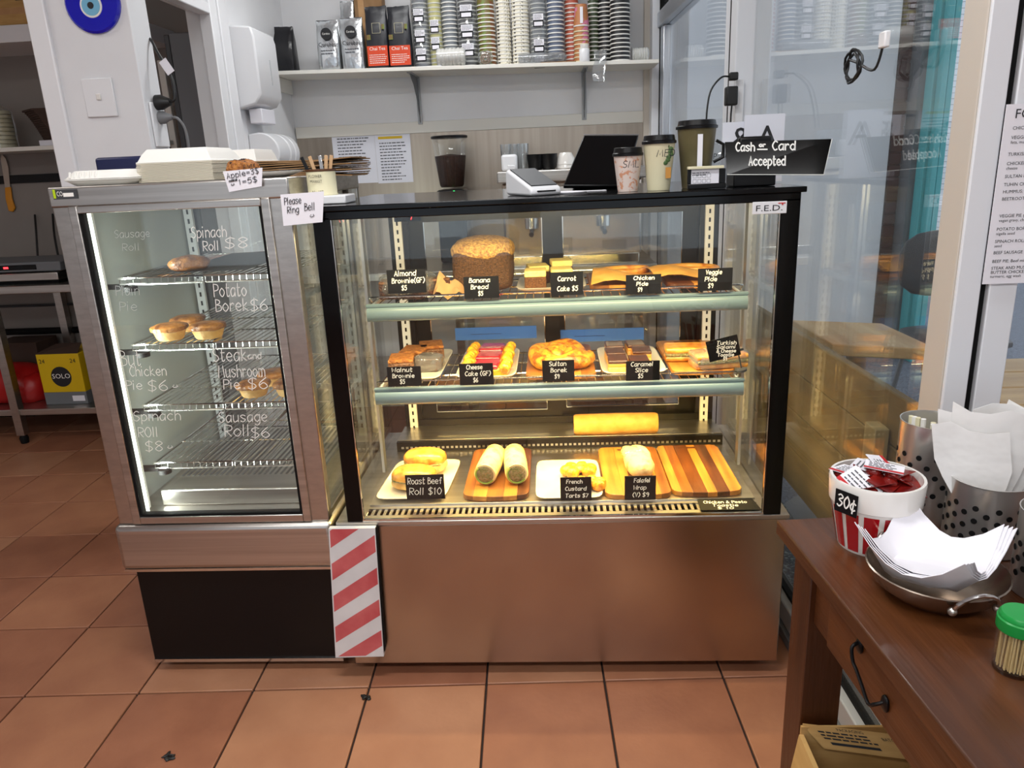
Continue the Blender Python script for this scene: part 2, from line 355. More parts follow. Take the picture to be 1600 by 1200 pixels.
def write(name, lines, org, ux, uy, mat_, parent, lw=.0016, th=.0006, local=False):
    """lines: (text, x, y, height, width or None) in the plane at org spanned by ux, uy"""
    ux = Vector(ux).normalized(); uy = Vector(uy).normalized(); nz = ux.cross(uy).normalized(); org = Vector(org); mb = MB()
    for txt, x, y, h, wd in lines:
        st, tw = strokes(txt, h); k = (wd / tw) if wd else 1
        for P in st:
            Q = [Vector((x + p.x * k, y + p.y, 0)) for p in P]
            if len(Q) > 1 and (Q[0] - Q[-1]).length < 1e-9 and len(Q) == 2: continue
            L = []; Rr = []
            for i, p in enumerate(Q):
                t = (Q[min(i + 1, len(Q) - 1)] - Q[max(i - 1, 0)])
                if t.length < 1e-9: t = Vector((1, 0, 0))
                t.normalize(); nn = Vector((-t.y, t.x, 0)) * lw / 2
                e = p - t * lw * .3 if i == 0 else (p + t * lw * .3 if i == len(Q) - 1 else p)
                L.append(e + nn); Rr.append(e - nn)
            pts = [org + ux * q.x + uy * q.y + nz * th for q in Rr + L]; n = len(Q)
            mb.add(pts, [(i, i + 1, n + i + 1, n + i) for i in range(n - 1)])
    return mb.build(name, mat_, parent, smooth=False, local=local)
def print_text(name, lines, org, ux, uy, mat_, parent, off=.0006, ext=.0002):
    """printed lettering with the built-in font; lines: (text, x, y, size)"""
    ux = Vector(ux).normalized(); uy = Vector(uy).normalized(); nz = ux.cross(uy).normalized(); org = Vector(org); mb = MB()
    for txt, x, y, h, *wd in lines:
        cu = bpy.data.curves.new('lettering_curve', 'FONT'); cu.body = txt; cu.size = h; cu.resolution_u = 2
        ob = bpy.data.objects.new('lettering_curve', cu); COL.objects.link(ob)
        me = bpy.data.meshes.new_from_object(ob.evaluated_get(bpy.context.evaluated_depsgraph_get()))
        tw = max([v.co.x for v in me.vertices] or [1]); k = wd[0] / tw if wd else 1
        mb.add([org + ux * (x + v.co.x * k) + uy * (y + v.co.y) + nz * off for v in me.vertices], [tuple(p.vertices) for p in me.polygons])
        bpy.data.objects.remove(ob); bpy.data.curves.remove(cu); bpy.data.meshes.remove(me)
    return mb.build(name, mat_, parent, smooth=False)
def ruled(name, n, x0, x1, y0, dy, h, org, ux, uy, mat_, parent, seed=1, off=.0005, local=False):   # far print: rows of short dashes
    rnd = random.Random(seed); ux = Vector(ux).normalized(); uy = Vector(uy).normalized(); nz = ux.cross(uy).normalized(); mb = MB(); org = Vector(org)
    for i in range(n):
        x = x0; end = x1 - rnd.random() * (x1 - x0) * .35
        while x < end:
            w = rnd.uniform(.6, 2.2) * h * 2; y = y0 - dy * i
            mb.add([org + ux * a + uy * b + nz * off for a, b in ((x, y), (min(x + w, x1), y), (min(x + w, x1), y + h), (x, y + h))], [(0, 1, 2, 3)])
            x += w + h * .7
    return mb.build(name, mat_, parent, smooth=False, local=local)
X3, Y3, Z3 = Vector((1, 0, 0)), Vector((0, 1, 0)), Vector((0, 0, 1))
# ================================================================== THE SETTING
STR = dict(kind='structure')
TR = Matrix.Rotation(R(1.9), 3, 'Z'); T0 = Vector((-.942, -.080, 0)); TS = .33
floor = MB().box(-4.1, 1.33, -5.3, 2.7, -.06, -.007).box(1.33, 3.1, -5.3, -.5, -.06, -.007).build('floor', 'grout', org=(0, 0, 0), **STR)
tile_me = []
for tm in ('terracotta', 'terracotta_pale', 'terracotta_dark'):
    o = bx('tile', -TS / 2 + .0028, TS / 2 - .0028, -TS / 2 + .0028, TS / 2 - .0028, -.01, 0, tm, floor, .0025, local=True); tile_me.append(o)
rnd = random.Random(3); rest = MB(); first = [True] * 3
for r in range(-16, 9):
    for c in range(-10, 13):
        p = T0 + TR @ Vector(((c + .5) * TS, (r + .5) * TS, 0))
        if p.x > 1.33 and p.y > -.66: continue
        if p.x > 3 or p.x < -4 or p.y > 2.62: continue
        k = rnd.choice((0, 0, 1, 2))
        if -6 <= r <= 8 and -8 <= c <= 7 and not (p.x > -.6 and p.y > .75):
            o = tile_me[k] if first[k] else tile_me[k].copy()
            if not first[k]: COL.objects.link(o); o.parent = floor
            first[k] = False; o.location = p; o.rotation_euler = (0, 0, R(1.9) + rnd.choice((0, 1, 2, 3)) * math.pi / 2)
        else: rest.cbox(p - Vector((0, 0, .005)), (TS - .0056, TS - .0056, .01), TR, k)
rest.build('tiles_beyond', ['terracotta', 'terracotta_pale', 'terracotta_dark'], floor, smooth=False, local=True, kind='stuff')
bx('ceiling', -4.1, 3.1, -5.3, 2.85, CEIL, CEIL + .1, 'white_paint', **STR)
wb = bx('wall_back', -.90, 1.34, 2.5, 2.6, 0, CEIL, 'white_paint', **STR)
bx('backsplash', -.795, 1.12, 2.492, 2.5, .9, 1.585, 'backsplash', wb)
bx('trim_1', -.795, 1.135, 2.484, 2.5, 1.572, 1.632, 'cream_paint', bevel=.003, **STR)
bx('trim_2', 1.105, 1.15, 2.47, 2.5, .9, CEIL, 'tan_and_shaded_frame', bevel=.003, **STR)
# left wall with its doorway, and the white pier at its near end
wl = MB().box(-.90, -.80, 1.56, 2.5, 0, CEIL).box(-.90, -.80, 1.02, 1.56, 2.06, CEIL).build('wall_left', 'white_paint', **STR)
bx('wall_pier', -1.085, -.80, .90, 1.03, 0, CEIL, 'white_paint', bevel=.004, **STR)
bx('trim_3', -1.15, -1.08, .885, 1.02, 0, CEIL, 'white_gloss', bevel=.006, **STR)
dt = thing('trim_4', (-.80, 1.5, 0), None, None, kind='structure')
for i, (a, b, t_) in enumerate(((1.50, 1.545, .03), (1.545, 1.60, .018), (1.60, 1.66, .026), (1.66, 1.72, .014))):
    bx('jamb_moulding', -.82, -.80 + t_, a, b, 0, 2.19, 'white_gloss', dt, .004)
for i, (a, b, t_) in enumerate(((2.03, 2.075, .03), (2.075, 2.13, .018), (2.13, 2.19, .026))):
    bx('head_moulding', -.82, -.80 + t_, 1.031, 1.499, a, b, 'white_gloss', dt, .004)
bx('baseboard_left', -.80, -.785, 1.72, 2.49, 0, .12, 'white_gloss', **STR)
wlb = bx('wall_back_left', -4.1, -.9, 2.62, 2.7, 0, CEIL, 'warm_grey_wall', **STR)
bx('wall_far_left', -4.2, -4.1, -5.3, 2.7, 0, CEIL, 'white_paint', **STR)
# shop front behind the camera: piers with tall windows between
wf = MB().box(-4.1, 3.1, -5.4, -5.3, 0, .5).box(-4.1, 3.1, -5.4, -5.3, 2.35, CEIL)
for a, b in ((-4.1, -3.4), (-1.75, -1.45), (.25, .45), (2.2, 3.1)): wf.box(a, b, -5.4, -5.3, .5, 2.35)
wf.build('wall_front', 'white_paint', **STR)
for i, (a, b) in enumerate(((-3.4, -1.75), (-1.45, .25), (.45, 2.2))):
    w = thing('window_%d' % (10 + i), ((a + b) / 2, -5.35, .5), None, None, kind='structure')
    MB().box(a, a + .05, -5.38, -5.32, .5, 2.35).box(b - .05, b, -5.38, -5.32, .5, 2.35).box(a, b, -5.38, -5.32, .5, .55).box(a, b, -5.38, -5.32, 2.3, 2.35).build('window_frame', 'white_frame', w)
    bx('pane', a + .05, b - .05, -5.353, -5.347, .55, 2.3, 'glass_clear', w)
bx('wall_right', 3.1, 3.2, -5.4, -.4, 0, CEIL, 'white_paint', **STR)
# glazed partition on the right, running from the back wall to the corner post
PX = 1.262
def part_frame(name): return thing(name, (PX, 0, 0), None, None, kind='structure', rz=R(1.9))
w1 = part_frame('window_1')
bx('bottom_rail', 0, .075, 1.0, 2.42, 0, .10, 'grey_rail', w1, .004, local=True)
bx('corner_post', -.045, .06, 2.40, 2.485, 0, CEIL, 'white_frame', w1, .003, local=True)
bx('sash_stile', -.005, .035, 2.30, 2.39, .10, 2.02, 'aluminium', w1, .003, local=True)
bx('gasket', -.008, .036, 2.39, 2.40, .10, CEIL, 'black_matte', w1, local=True)
bx('transom', -.02, .05, 1.0, 2.40, 2.02, 2.09, 'aluminium', w1, .004, local=True)
bx('pane', .012, .018, 1.0, 2.31, .10, 2.02, 'glass_partition', w1, local=True)
bx('upper_pane', .012, .018, 1.0, 2.40, 2.09, CEIL, 'glass_partition', w1, local=True)
w2 = part_frame('window_2')
bx('mullion_post', -.028, .085, .86, 1.0, 0, CEIL, 'white_frame', w2, .004, local=True)
bx('gasket', -.0295, -.026, .93, .938, 0, CEIL, 'black_matte', w2, local=True)
bx('bottom_rail', 0, .06, -.43, .86, .035, .10, 'grey_rail', w2, .004, local=True)
bx('floor_track', -.012, .075, -.43, .86, 0, .034, 'mid_grey', w2, .003, local=True)
bx('bottom_gasket', .022, .05, -.43, .86, .10, .112, 'black_matte', w2, local=True)
bx('pane', .03, .036, -.43, .86, .11, CEIL, 'glass_partition', w2, local=True)
w3 = thing('window_3', (1.3, -.47, 0), None, None, kind='structure')
bx('corner_post', 1.271, 1.313, -.50, -.428, 0, CEIL, 'tan_and_shaded_frame', w3, .002)  # white post in reality; the tan puts its side shade into the colour
bx('post_lit_face', 1.273, 1.3125, -.508, -.50, 0, CEIL, 'white_frame', w3, .002)  # thin white slab added to paint the lit front of the same post
bx('gasket', 1.313, 1.327, -.495, -.43, 0, CEIL, 'black_matte', w3)
bx('sash_stile', 1.327, 1.372, -.508, -.45, 0, CEIL, 'white_frame', w3, .002)
bx('sash_rail', 1.372, 3.1, -.5, -.46, 0, .12, 'white_frame', w3, .002)
bx('pane', 1.37, 3.1, -.484, -.478, .12, CEIL, 'glass_partition', w3)

# ------------------------------------------------------------------ outside, seen through the glass
MB().box(1.31, 12, -.47, 14, -.06, .002).box(3.2, 12, -6, -.47, -.06, .002).build('ground_outside', 'asphalt', **STR)
def wallpx(name, xa, xb, Y, z1, m, depth=.15, xr=None):
    a = pt(xa, 200, 'y', Y).x if xr is None else xa; b = pt(xb, 200, 'y', Y).x if xr is None else xb
    return bx(name, a, b, Y, Y + depth, 0, z1, m, **STR)
wallpx('wall_outside_white', 1.34, pt(1392, 200, 'y', 3.4).x, 3.4, 3.2, 'white_paint', xr=1)
o = wallpx('wall_outside_brick', 1392, 1428, 3.45, 3.2, 'dark_brick')
# brown bricks of the outside pier, picked apart
a, b = pt(1392, 200, 'y', 3.45).x, pt(1428, 200, 'y', 3.45).x; bm = None; z = .03; row = 0
while z < 2.5:
    x = a + .004 - (.11 if row % 2 else 0)
    while x < b:
        x0, x1 = max(x, a + .004), min(x + .215, b - .004)
        if x1 - x0 > .03: bx('brick', x0, x1, 3.436, 3.452, z, z + .068, 'dark_brick', o, .003)
        x += .225
    z += .078; row += 1
wallpx('wall_outside_pier', 1428, 1446, 3.3, 3.2, 'mid_grey')
ap = thing('door_1', (pt(1462, 200, 'y', 3.2).x, 3.2, 0), None, None, kind='structure')
for xa, xb, yy in ((1444, 1456, 3.2), (1456, 1466, 3.15), (1466, 1476, 3.22)):
    bx('door_jamb', pt(xa, 250, 'y', yy).x, pt(xb, 250, 'y', yy).x, yy, yy + .1, 0, 2.6, 'aqua', ap, .006)
wallpx('wall_outside_tiled', 1440, 1640, 7.5, 3.6, 'white_brick')
wallpx('wall_outside_far', 1640, 2400, 8.5, 3.0, 'dark_brick')
fc = thing('timber_screen', (1.37, .2, .4), 'low screen of brown horizontal timber planks just outside the glass', 'screen')
for i in range(4):
    z0 = .345 + i * .127
    mb = MB(); A = Matrix.Rotation(R(1.9), 3, 'Z')
    mb.cbox(A @ Vector((PX + .115, .40, z0 + .062)), (.022, 1.66, .124), A); mb.build('plank', 'fence_wood', fc, .003)
q = pt(1374, 605, 'x', 1.345)
MB().box(1.332, 1.366, q.y - .03, q.y + .03, .0, .765).build('screen_post', 'post_wood', fc, .003)
bx('screen_post', 1.332, 1.366, .78, .84, 0, .8, 'post_wood', fc, .003)
# table outside
ot = thing('outdoor_table', (1.72, 1.0, 0), 'square pale timber table outside beyond the plank screen', 'table')
c = [pt(x, y, 'z', .75) for x, y in ((1238, 500), (1378, 505), (1455, 535), (1301, 538))]
c[2] = c[1] + (c[3] - c[0])
MB().ext([v for v in (c[0], c[3], c[2], c[1])], (0, 0, -.04)).build('table_top', 'pale_wood', ot, .004)
cc = (c[0] + c[2]) / 2
MB().lathe([(.035, .03), (.035, .71)], (cc.x, cc.y, 0), 12).build('table_leg', 'mid_grey', ot)
MB().lathe([(.22, 0), (.22, .02), (.05, .035), (.035, .05)], (cc.x, cc.y, 0), 20).build('table_base', 'mid_grey', ot)
q = pt(1455, 500, 'y', 2.2)
ch = thing('outdoor_chair', (q.x, 2.2, 0), 'dark moulded chair seen outside beside the aqua door jamb', 'chair')
MB().blob((q.x + .02, 2.2, .80), (.22, .03, .17), 3, nu=16, nv=10).build('backrest', 'dark_grey', ch)
MB().blob((q.x + .02, 2.0, .45), (.22, .22, .03), 4, nu=16, nv=10).build('seat', 'dark_grey', ch)
for sx in (-1, 1):
    for sy in (-1, 1): MB().tube([(q.x + .02 + sx * .15, 2.0 + sy * .15, .44), (q.x + .02 + sx * .2, 2.0 + sy * .2, 0.002)], .012).build('leg', 'mid_grey', ch)
ot2 = thing('outdoor_bench_table', (2.4, .2, 0), 'long pale timber table outside the right-hand window', 'table')
for i in range(4): bx('table_board', 1.75, 3.2, -.05 + i * .15, .095 + i * .15, .70, .74, 'shop_wood', ot2, .004)
for x in (1.85, 3.05): bx('leg', x, x + .06, .02, .48, 0, .70, 'table_wood_z', ot2)
# gravel bed at the foot of the glass
MB().box(1.345, 1.50, -.42, 1.3, 0, .03).build('gravel', 'pebble', label='dark pebble gravel bed along the foot of the glass', cat='gravel', kind='stuff')

# ceiling lamps
for i, (lx, ly) in enumerate(LAMPS):
    where = ['over the entrance floor left', 'over the entrance floor right', 'above the display cabinets', 'above the back counter', 'above the side kitchen'][i]
    t = thing('ceiling_lamp', (lx, ly, CEIL), 'long fluorescent ceiling lamp ' + where, 'lamp', 'fluorescent ceiling lamps')
    MB().box(lx - .62, lx + .62, ly - .13, ly + .13, CEIL - .05, CEIL).build('housing', 'white_gloss', t, .004)
    MB().box(lx - .6, lx + .6, ly - .11, ly + .11, CEIL - .075, CEIL - .05).build('diffuser', 'led_panel', t, .01)
# ================================================================== PIE CABINET (left)
LX0, LX1, LY0, LY1 = -.62, -.03, .02, .70
pc = thing('pie_display_cabinet', (-.325, .36, 0), 'tall stainless steel glass-fronted pie cabinet on a black plinth', 'cabinet')
bx('plinth', -.608, -.04, .03, .68, .04, .347, 'black_satin', pc, .003)
bx('plinth_trim', -.606, -.042, .026, .05, .032, .042, 'chrome', pc)
for x in (-.57, -.08):
    for y in (.09, .62): MB().lathe([(.022, 0), (.022, .034)], (x, y, 0), 12).build('foot', 'black_matte', pc)
bx('lower_band', -.634, -.022, .006, .70, .347, .484, 'steel', pc, .016, seg=3)
bx('lower_trim', -.628, -.028, .012, .69, .340, .348, 'chrome', pc)
bx('cabinet_floor', -.615, -.035, .03, .69, .484, .50, 'steel', pc)
tray = MB().box(-.535, -.10, .10, .62, .50, .548); tray.build('heat_tray', 'steel', pc, .004)
for i in range(26):
    x = -.52 + i * .0165
    bx('tray_slot', x, x + .007, .20, .60, .5475, .5488, 'dark_grey', pc)
for nm, a, b in (('corner_post', LX0, -.558), ('corner_post', -.098, LX1)):
    bx(nm, a, b, LY0, LY0 + .03, .484, 1.34, 'steel_side', pc, .003)
for a, b in ((LX0, LX0 + .03), (LX1 - .03, LX1)): bx('corner_post', a, b, LY1 - .03, LY1, .484, 1.34, 'steel_side', pc, .003)
bx('top_cap', LX0 - .002, LX1 + .002, LY0 - .003, LY1, 1.338, 1.386, 'steel', pc, .004)
fr = MB().box(-.578, -.556, LY0 - .006, LY0 + .01, .486, 1.34).box(-.10, -.078, LY0 - .006, LY0 + .01, .486, 1.34).box(-.556, -.10, LY0 - .006, LY0 + .01, 1.322, 1.34).box(-.556, -.10, LY0 - .006, LY0 + .01, .486, .507)
fr.build('door_frame', 'steel', pc, .002)
MB().box(-.556, -.549, LY0 - .002, LY0 + .02, .507, 1.322).box(-.107, -.10, LY0 - .002, LY0 + .02, .507, 1.322).box(-.549, -.107, LY0 - .002, LY0 + .02, .507, .513).build('door_gasket', 'black_matte', pc)
fg = bx('front_glass', -.549, -.107, LY0 + .002, LY0 + .008, .512, 1.322, 'glass_cabinet', pc)
bx('side_panel', LX0 + .006, LX0 + .013, LY0 + .03, LY1 - .03, .50, 1.338, 'liner_grey', pc)
bx('side_glass', LX1 - .013, LX1 - .008, LY0 + .03, LY1 - .03, .50, 1.338, 'glass_cabinet', pc)
for k, (a, b, y) in enumerate(((-.59, -.30, .672), (-.34, -.06, .684))):
    d = MB().box(a, a + .03, y, y + .01, .50, 1.338).box(b - .03, b, y, y + .01, .50, 1.338).box(a, b, y, y + .01, 1.30, 1.338).box(a, b, y, y + .01, .50, .53).build('rear_door', 'dark_grey', pc)
    bx('rear_pane', a + .03, b - .03, y + .003, y + .007, .53, 1.30, 'glass_cabinet', d)
for x, y in ((-.585, .645), (-.085, .645), (-.34, .655)):
    pil = bx('shelf_pilaster', x - .014, x + .014, y - .006, y + .006, .50, 1.338, 'light_grey', pc)
    sl = MB()
    for i in range(26): sl.box(x - .003, x + .003, y - .0075, y - .005, .53 + i * .03, .545 + i * .03)
    sl.build('pilaster_slots', 'black_matte', pil)
MB().lathe([(.0065, .505), (.0065, 1.335)], (-.5525, .050, 0), 12).build('light_tube', 'led_white', pc)
bx('light_backing', -.566, -.5605, .05, .085, .505, 1.335, 'white_gloss', pc)
area('tube_light', (-.535, .07, .92), .015, .8, 4.6, (.93, 1, .94), (R(90), 0, R(-48)))
# wire shelves, two racks on each level
def rack(parent, x0, x1, y0, y1, z, ny=12, name='wire_shelf'):
    mb = MB(); r = .0022
    mb.tube([(x0, y0, z), (x1, y0, z), (x1, y1, z), (x0, y1, z)], .003, 5, closed=True)
    mb.tube([(x0, y0, z - .016), (x1, y0, z - .016)], .0025, 5)
    for i in range(ny + 1):
        x = x0 + (x1 - x0) * i / ny
        mb.tube([(x, y0, z - .016), (x, y0 + .002, z), (x, y1, z)], .0016, 4)
    for y in (y0 + (y1 - y0) * .33, y0 + (y1 - y0) * .66): mb.tube([(x0, y, z - .004), (x1, y, z - .004)], .0022, 4)
    return mb.build(name, 'chrome', parent)
PZ = (1.150, .972, .802, .632)
for z in PZ:
    rack(pc, -.535, -.312, .10, .63, z); rack(pc, -.305, -.085, .10, .63, z)
    MB().box(-.60, -.53, .11, .13, z - .03, z - .018).build('shelf_bracket', 'black_matte', pc)
    MB().lathe([(.018, 0), (.018, .012)], (-.515, .11, z - .035), 12).build('shelf_clip', 'black_matte', pc)
# white marker lettering on the glass
GY = LY0 + .0015
def gl(px, py, txt, wpx, hpx):
    a = pt(px, py, 'y', GY); b = pt(px + wpx, py - wpx * .035, 'y', GY); c2 = pt(px, py - hpx, 'y', GY)
    return (txt, a.x, a.z, (c2 - a).length, (b - a).length)
for nm_, ls_, mm_, lw_ in (('spinach_roll_price', [(300, 372, 'Spinach', 54, 17), (318, 392, 'Roll', 24, 15), (352, 388, '$8', 34, 16)], 'chalk', .0017),
        ('potato_borek_price', [(335, 464, 'Potato', 50, 20), (338, 487, 'Borek', 50, 19), (392, 486, '$6', 26, 18)], 'chalk', .0019),
        ('steak_pie_price', [(334, 565, 'Steak', 52, 20), (388, 561, 'and', 20, 10), (342, 590, 'Mushroom', 72, 19), (350, 608, 'Pie', 24, 15), (388, 608, '$6', 30, 17)], 'chalk', .0020),
        ('sausage_roll_price', [(343, 660, 'Sausage', 74, 16), (352, 682, 'Roll', 38, 18), (393, 684, '$6', 28, 16)], 'chalk', .0019),
        ('chicken_pie_price', [(190, 572, 'But', 30, 24), (204, 588, 'Chicken', 56, 15), (198, 609, 'Pie', 24, 14), (232, 611, '$6', 30, 16), (270, 607, '\u263a', 8, 8)], 'chalk', .0017),
        ('spinach_price', [(210, 658, 'Spinach', 72, 15), (217, 683, 'ROll', 30, 15), (228, 705, '$8', 26, 15), (262, 702, '\u263a', 8, 8)], 'chalk', .0017),
        ('plain_pie_price', [(182, 462, 'Plain', 36, 15), (188, 486, 'Pie', 26, 14)], 'faint_chalk', .0011),
        ('faded_sausage_price', [(180, 372, 'Sausage', 54, 12), (192, 392, 'Roll', 26, 11)], 'faint_chalk', .0008)):
    write(nm_, [gl(*q_) for q_ in ls_], (0, GY, 0), X3, Z3, mm_, fg, lw_, .0004)
# badge on the top band
bd = bx('maker_badge', *[v for v in (pt(84, 311, 'y', .015).x, pt(122, 309, 'y', .015).x, .0145, .0175, pt(84, 312, 'y', .015).z, pt(84, 297, 'y', .015).z)], 'dark_grey', pc)
a = pt(84, 311, 'y', .0145)
bx('badge_stripe', a.x + .001, a.x + .007, .0138, .0150, a.z + .001, a.z + .022, 'lime', bd)
print_text('badge_lettering', [('CO', .010, .006, .016, .015)], (a.x, .0142, a.z), X3, Z3, 'chalk', bd)
bx('badge_scuff', a.x + .026, a.x + .052, .0138, .0141, a.z + .004, a.z + .013, 'chalk', bd)

# ---- pies
def pie(x, y, z, r, seed, label, group):
    t = thing('meat_pie', (x, y, z), label, 'pie', group)
    MB().lathe([(r * .72, 0), (r * .78, .004), (r * .95, .026), (r * 1.0, .030), (r * .9, .032)], (x, y, z), 24).build('pastry_case', 'pie_side', t)
    MB().blob((x, y, z + .031), (r * 1.04, r * 1.04, .012), 2.6, .06, seed, 24, 8).build('pie_lid', 'pie_top', t)
    return t
for i, (px, py, r, yy, d) in enumerate(((267, 527, .0455, .150, 'front left of the three on the second rack'), (327, 525, .0455, .155, 'front right of the three on the second rack'), (296, 512, .0455, .262, 'rear one of the three on the second rack'))):
    q = pt(px, py, 'z', PZ[1] + .003); q = pt(px, py, 'y', yy) if i < 2 else pt(px, 515, 'y', yy)
    pie(q.x, yy, PZ[1] + .003, r, i, 'golden round meat pie, ' + d, 'pies on the second rack')
for i, (px, yy, d) in enumerate(((398, .16, 'left front pie on the third rack'), (455, .16, 'right front pie half hidden by the cabinet post, third rack'), (432, .27, 'rear pie of the three on the third rack'))):
    q = pt(px, 615, 'y', yy)
    pie(q.x, yy, PZ[2] + .003, .044, 10 + i, 'golden round meat pie, ' + d, 'pies on the third rack')
q = pt(297, 415, 'y', .2)
t = thing('spinach_roll', (q.x, .2, PZ[0] + .003), 'brown glazed spinach roll alone on the top rack', 'pastry')
MB().blob((q.x, .2, PZ[0] + .022), (.040, .056, .021), 2.3, .10, 5, 24, 12, rz=R(-35)).build('pastry', 'pie_top', t)
m_ = Matrix.Rotation(R(-35), 3, 'Z'); e = Vector((q.x, .2, PZ[0] + .022)) + m_ @ Vector((0, -.046, 0))
MB().blob(e, (.024, .008, .012), 2.2, .2, 3, 14, 8, rz=R(-35)).build('filling', 'pie_top', t)
bx('baking_tray', -.44, -.22, .16, .6, PZ[0] + .0031, PZ[0] + .0035, 'dark_grey', None, label='thin dark baking sheet under the spinach roll on the top rack', cat='tray').hide_render = False
# ================================================================== CAKE DISPLAY (centre)
dc = thing('cake_display_cabinet', (.592, .35, 0), 'wide refrigerated cake display with black frame and brushed steel base', 'display cabinet')
bx('base_panel', 0, 1.185, 0, .69, .042, .478, 'steel_panel', dc, .003)
MB().box(-.006, 1.191, -.004, .012, .478, .490).box(-.006, .07, .012, .69, .478, .490).box(1.122, 1.191, .012, .69, .478, .490).build('base_ledge', 'steel', dc, .0015)
for x in (.07, 1.11):
    for y in (.08, .6): MB().lathe([(.024, 0), (.024, .043)], (x, y, 0), 12).build('foot', 'black_matte', dc)
for nm, a, b in (('frame_post', .026, .068), ('frame_post', 1.124, 1.168)):
    bx(nm, a, b, -.002, .022, .49, 1.29, 'black_gloss', dc, .002)
bx('frame_header', .026, 1.168, -.002, .022, 1.283, 1.303, 'black_gloss', dc, .002)
bx('top_panel', .02, 1.178, -.010, .68, 1.303, 1.316, 'black_gloss', dc, .002)
bx('bottom_bead', .068, 1.124, -.001, .006, .49, .496, 'chrome', dc)
bx('front_glass', .068, 1.124, .004, .010, .494, 1.285, 'glass_clear', dc)
for x in (.040, 1.148):
    bx('side_glass', x, x + .006, .022, .66, .49, 1.303, 'glass_clear', dc)
for x in (.069, 1.121): bx('edge_bead', x, x + .002, -.0012, .004, .496, 1.283, 'chrome', dc)
# deck with its air grille
bx('deck', .07, 1.122, .075, .47, .480, .503, 'steel', dc, .001)
bx('grille_trough', .07, 1.122, .012, .075, .4785, .4795, 'black_matte', dc)
g = MB().box(.07, 1.122, .012, .028, .489, .4935).box(.07, 1.122, .060, .075, .489, .4975)
n = 62
for i in range(n + 1):
    x = .082 + i * (1.028 / n); g.box(x, x + .0085, .028, .060, .489, .4945)
g.build('air_grille', 'steel', dc)
bx('deck_riser', .07, 1.122, .47, .485, .490, .535, 'black_satin', dc)
bx('rear_step', .07, 1.122, .485, .62, .525, .537, 'steel', dc, .001)
hs = MB()
for i in range(70): hs.box(.085 + i * .0148, .093 + i * .0148, .4688, .4700, .512, .519)
hs.build('riser_slots', 'steel', dc)
# rear sliding doors
rf = MB().box(.075, 1.12, .62, .665, 1.255, 1.303).box(.075, 1.12, .62, .665, .49, .56).box(.075, .135, .62, .665, .56, 1.255).box(1.06, 1.12, .62, .665, .56, 1.255)
rf.build('rear_frame', 'black_satin', dc, .002)
for a, b, y in ((.135, .615, .628), (.58, 1.06, .645)):
    d = MB().box(a, a + .05, y, y + .014, .56, 1.255).box(b - .05, b, y, y + .014, .56, 1.255).box(a + .05, b - .05, y, y + .014, 1.225, 1.255).box(a + .05, b - .05, y, y + .014, .56, .585).build('rear_door', 'black_satin', dc)
    bx('rear_pane', a + .05, b - .05, y + .004, y + .009, .585, 1.225, 'glass_dark', d)
    MB().box(a + .0495, a + .052, y - .001, y, .585, 1.225).box(b - .052, b - .0495, y - .001, y, .585, 1.225).box(a + .05, b - .05, y - .001, y, .583, .586).build('pane_bead', 'chrome', d)
for (xa, xb, ya, yb), sd in (((712, 838, 532, 509), 1), ((873, 1006, 535, 510), 2)):
    y = .627 if sd == 1 else .644
    a = pt(xa, ya, 'y', y); b = pt(xb, yb, 'y', y)
    tp = bx('masking_tape', a.x, b.x, y - .001, y, a.z, a.z + .042, 'blue_tape', dc)
    write('tape_arrow', [('-', a.x + .04, a.z + .010, .020, .1)], (0, y - .0012, 0), X3, Z3, 'navy', tp, .0014)
for x, y in ((.105, .612), (1.088, .612)):
    pl = bx('shelf_pilaster', x - .013, x + .013, y - .006, y + .006, .50, 1.29, 'white_gloss', dc)
    s_ = MB()
    for i in range(28): s_.box(x - .0028, x + .0028, y - .0072, y - .0058, .53 + i * .0265, .543 + i * .0265)
    s_.build('pilaster_slots', 'black_matte', pl)
for x in (.058, 1.128): bx('side_trim', x, x + .008, .30, .33, .503, 1.30, 'aluminium', dc)
# thermostat
th_ = bx('thermostat', .10, .185, .595, .62, 1.232, 1.258, 'black_gloss', dc)
write('thermostat_digits', [('7\u00b0', .152, 1.238, .014, None)], (0, .5945, 0), X3, Z3, 'red_led', th_, .002)
# F.E.D. plate
a = pt(1174, 335, 'y', .003)
fd = bx('maker_plate', a.x, a.x + .078, -.0045, -.002, a.z, a.z + .028, 'white_gloss', dc, .004)
print_text('plate_lettering', [('F.E.D.', .006, .007, .019, .062)], (a.x, -.0046, a.z), X3, Z3, 'ink', fd)
MB().box(a.x + .058, a.x + .074, -.0056, -.0046, a.z + .0225, a.z + .0245).box(a.x + .066, a.x + .069, -.0056, -.0046, a.z + .019, a.z + .0225).build('plate_mark', 'red_print', fd)
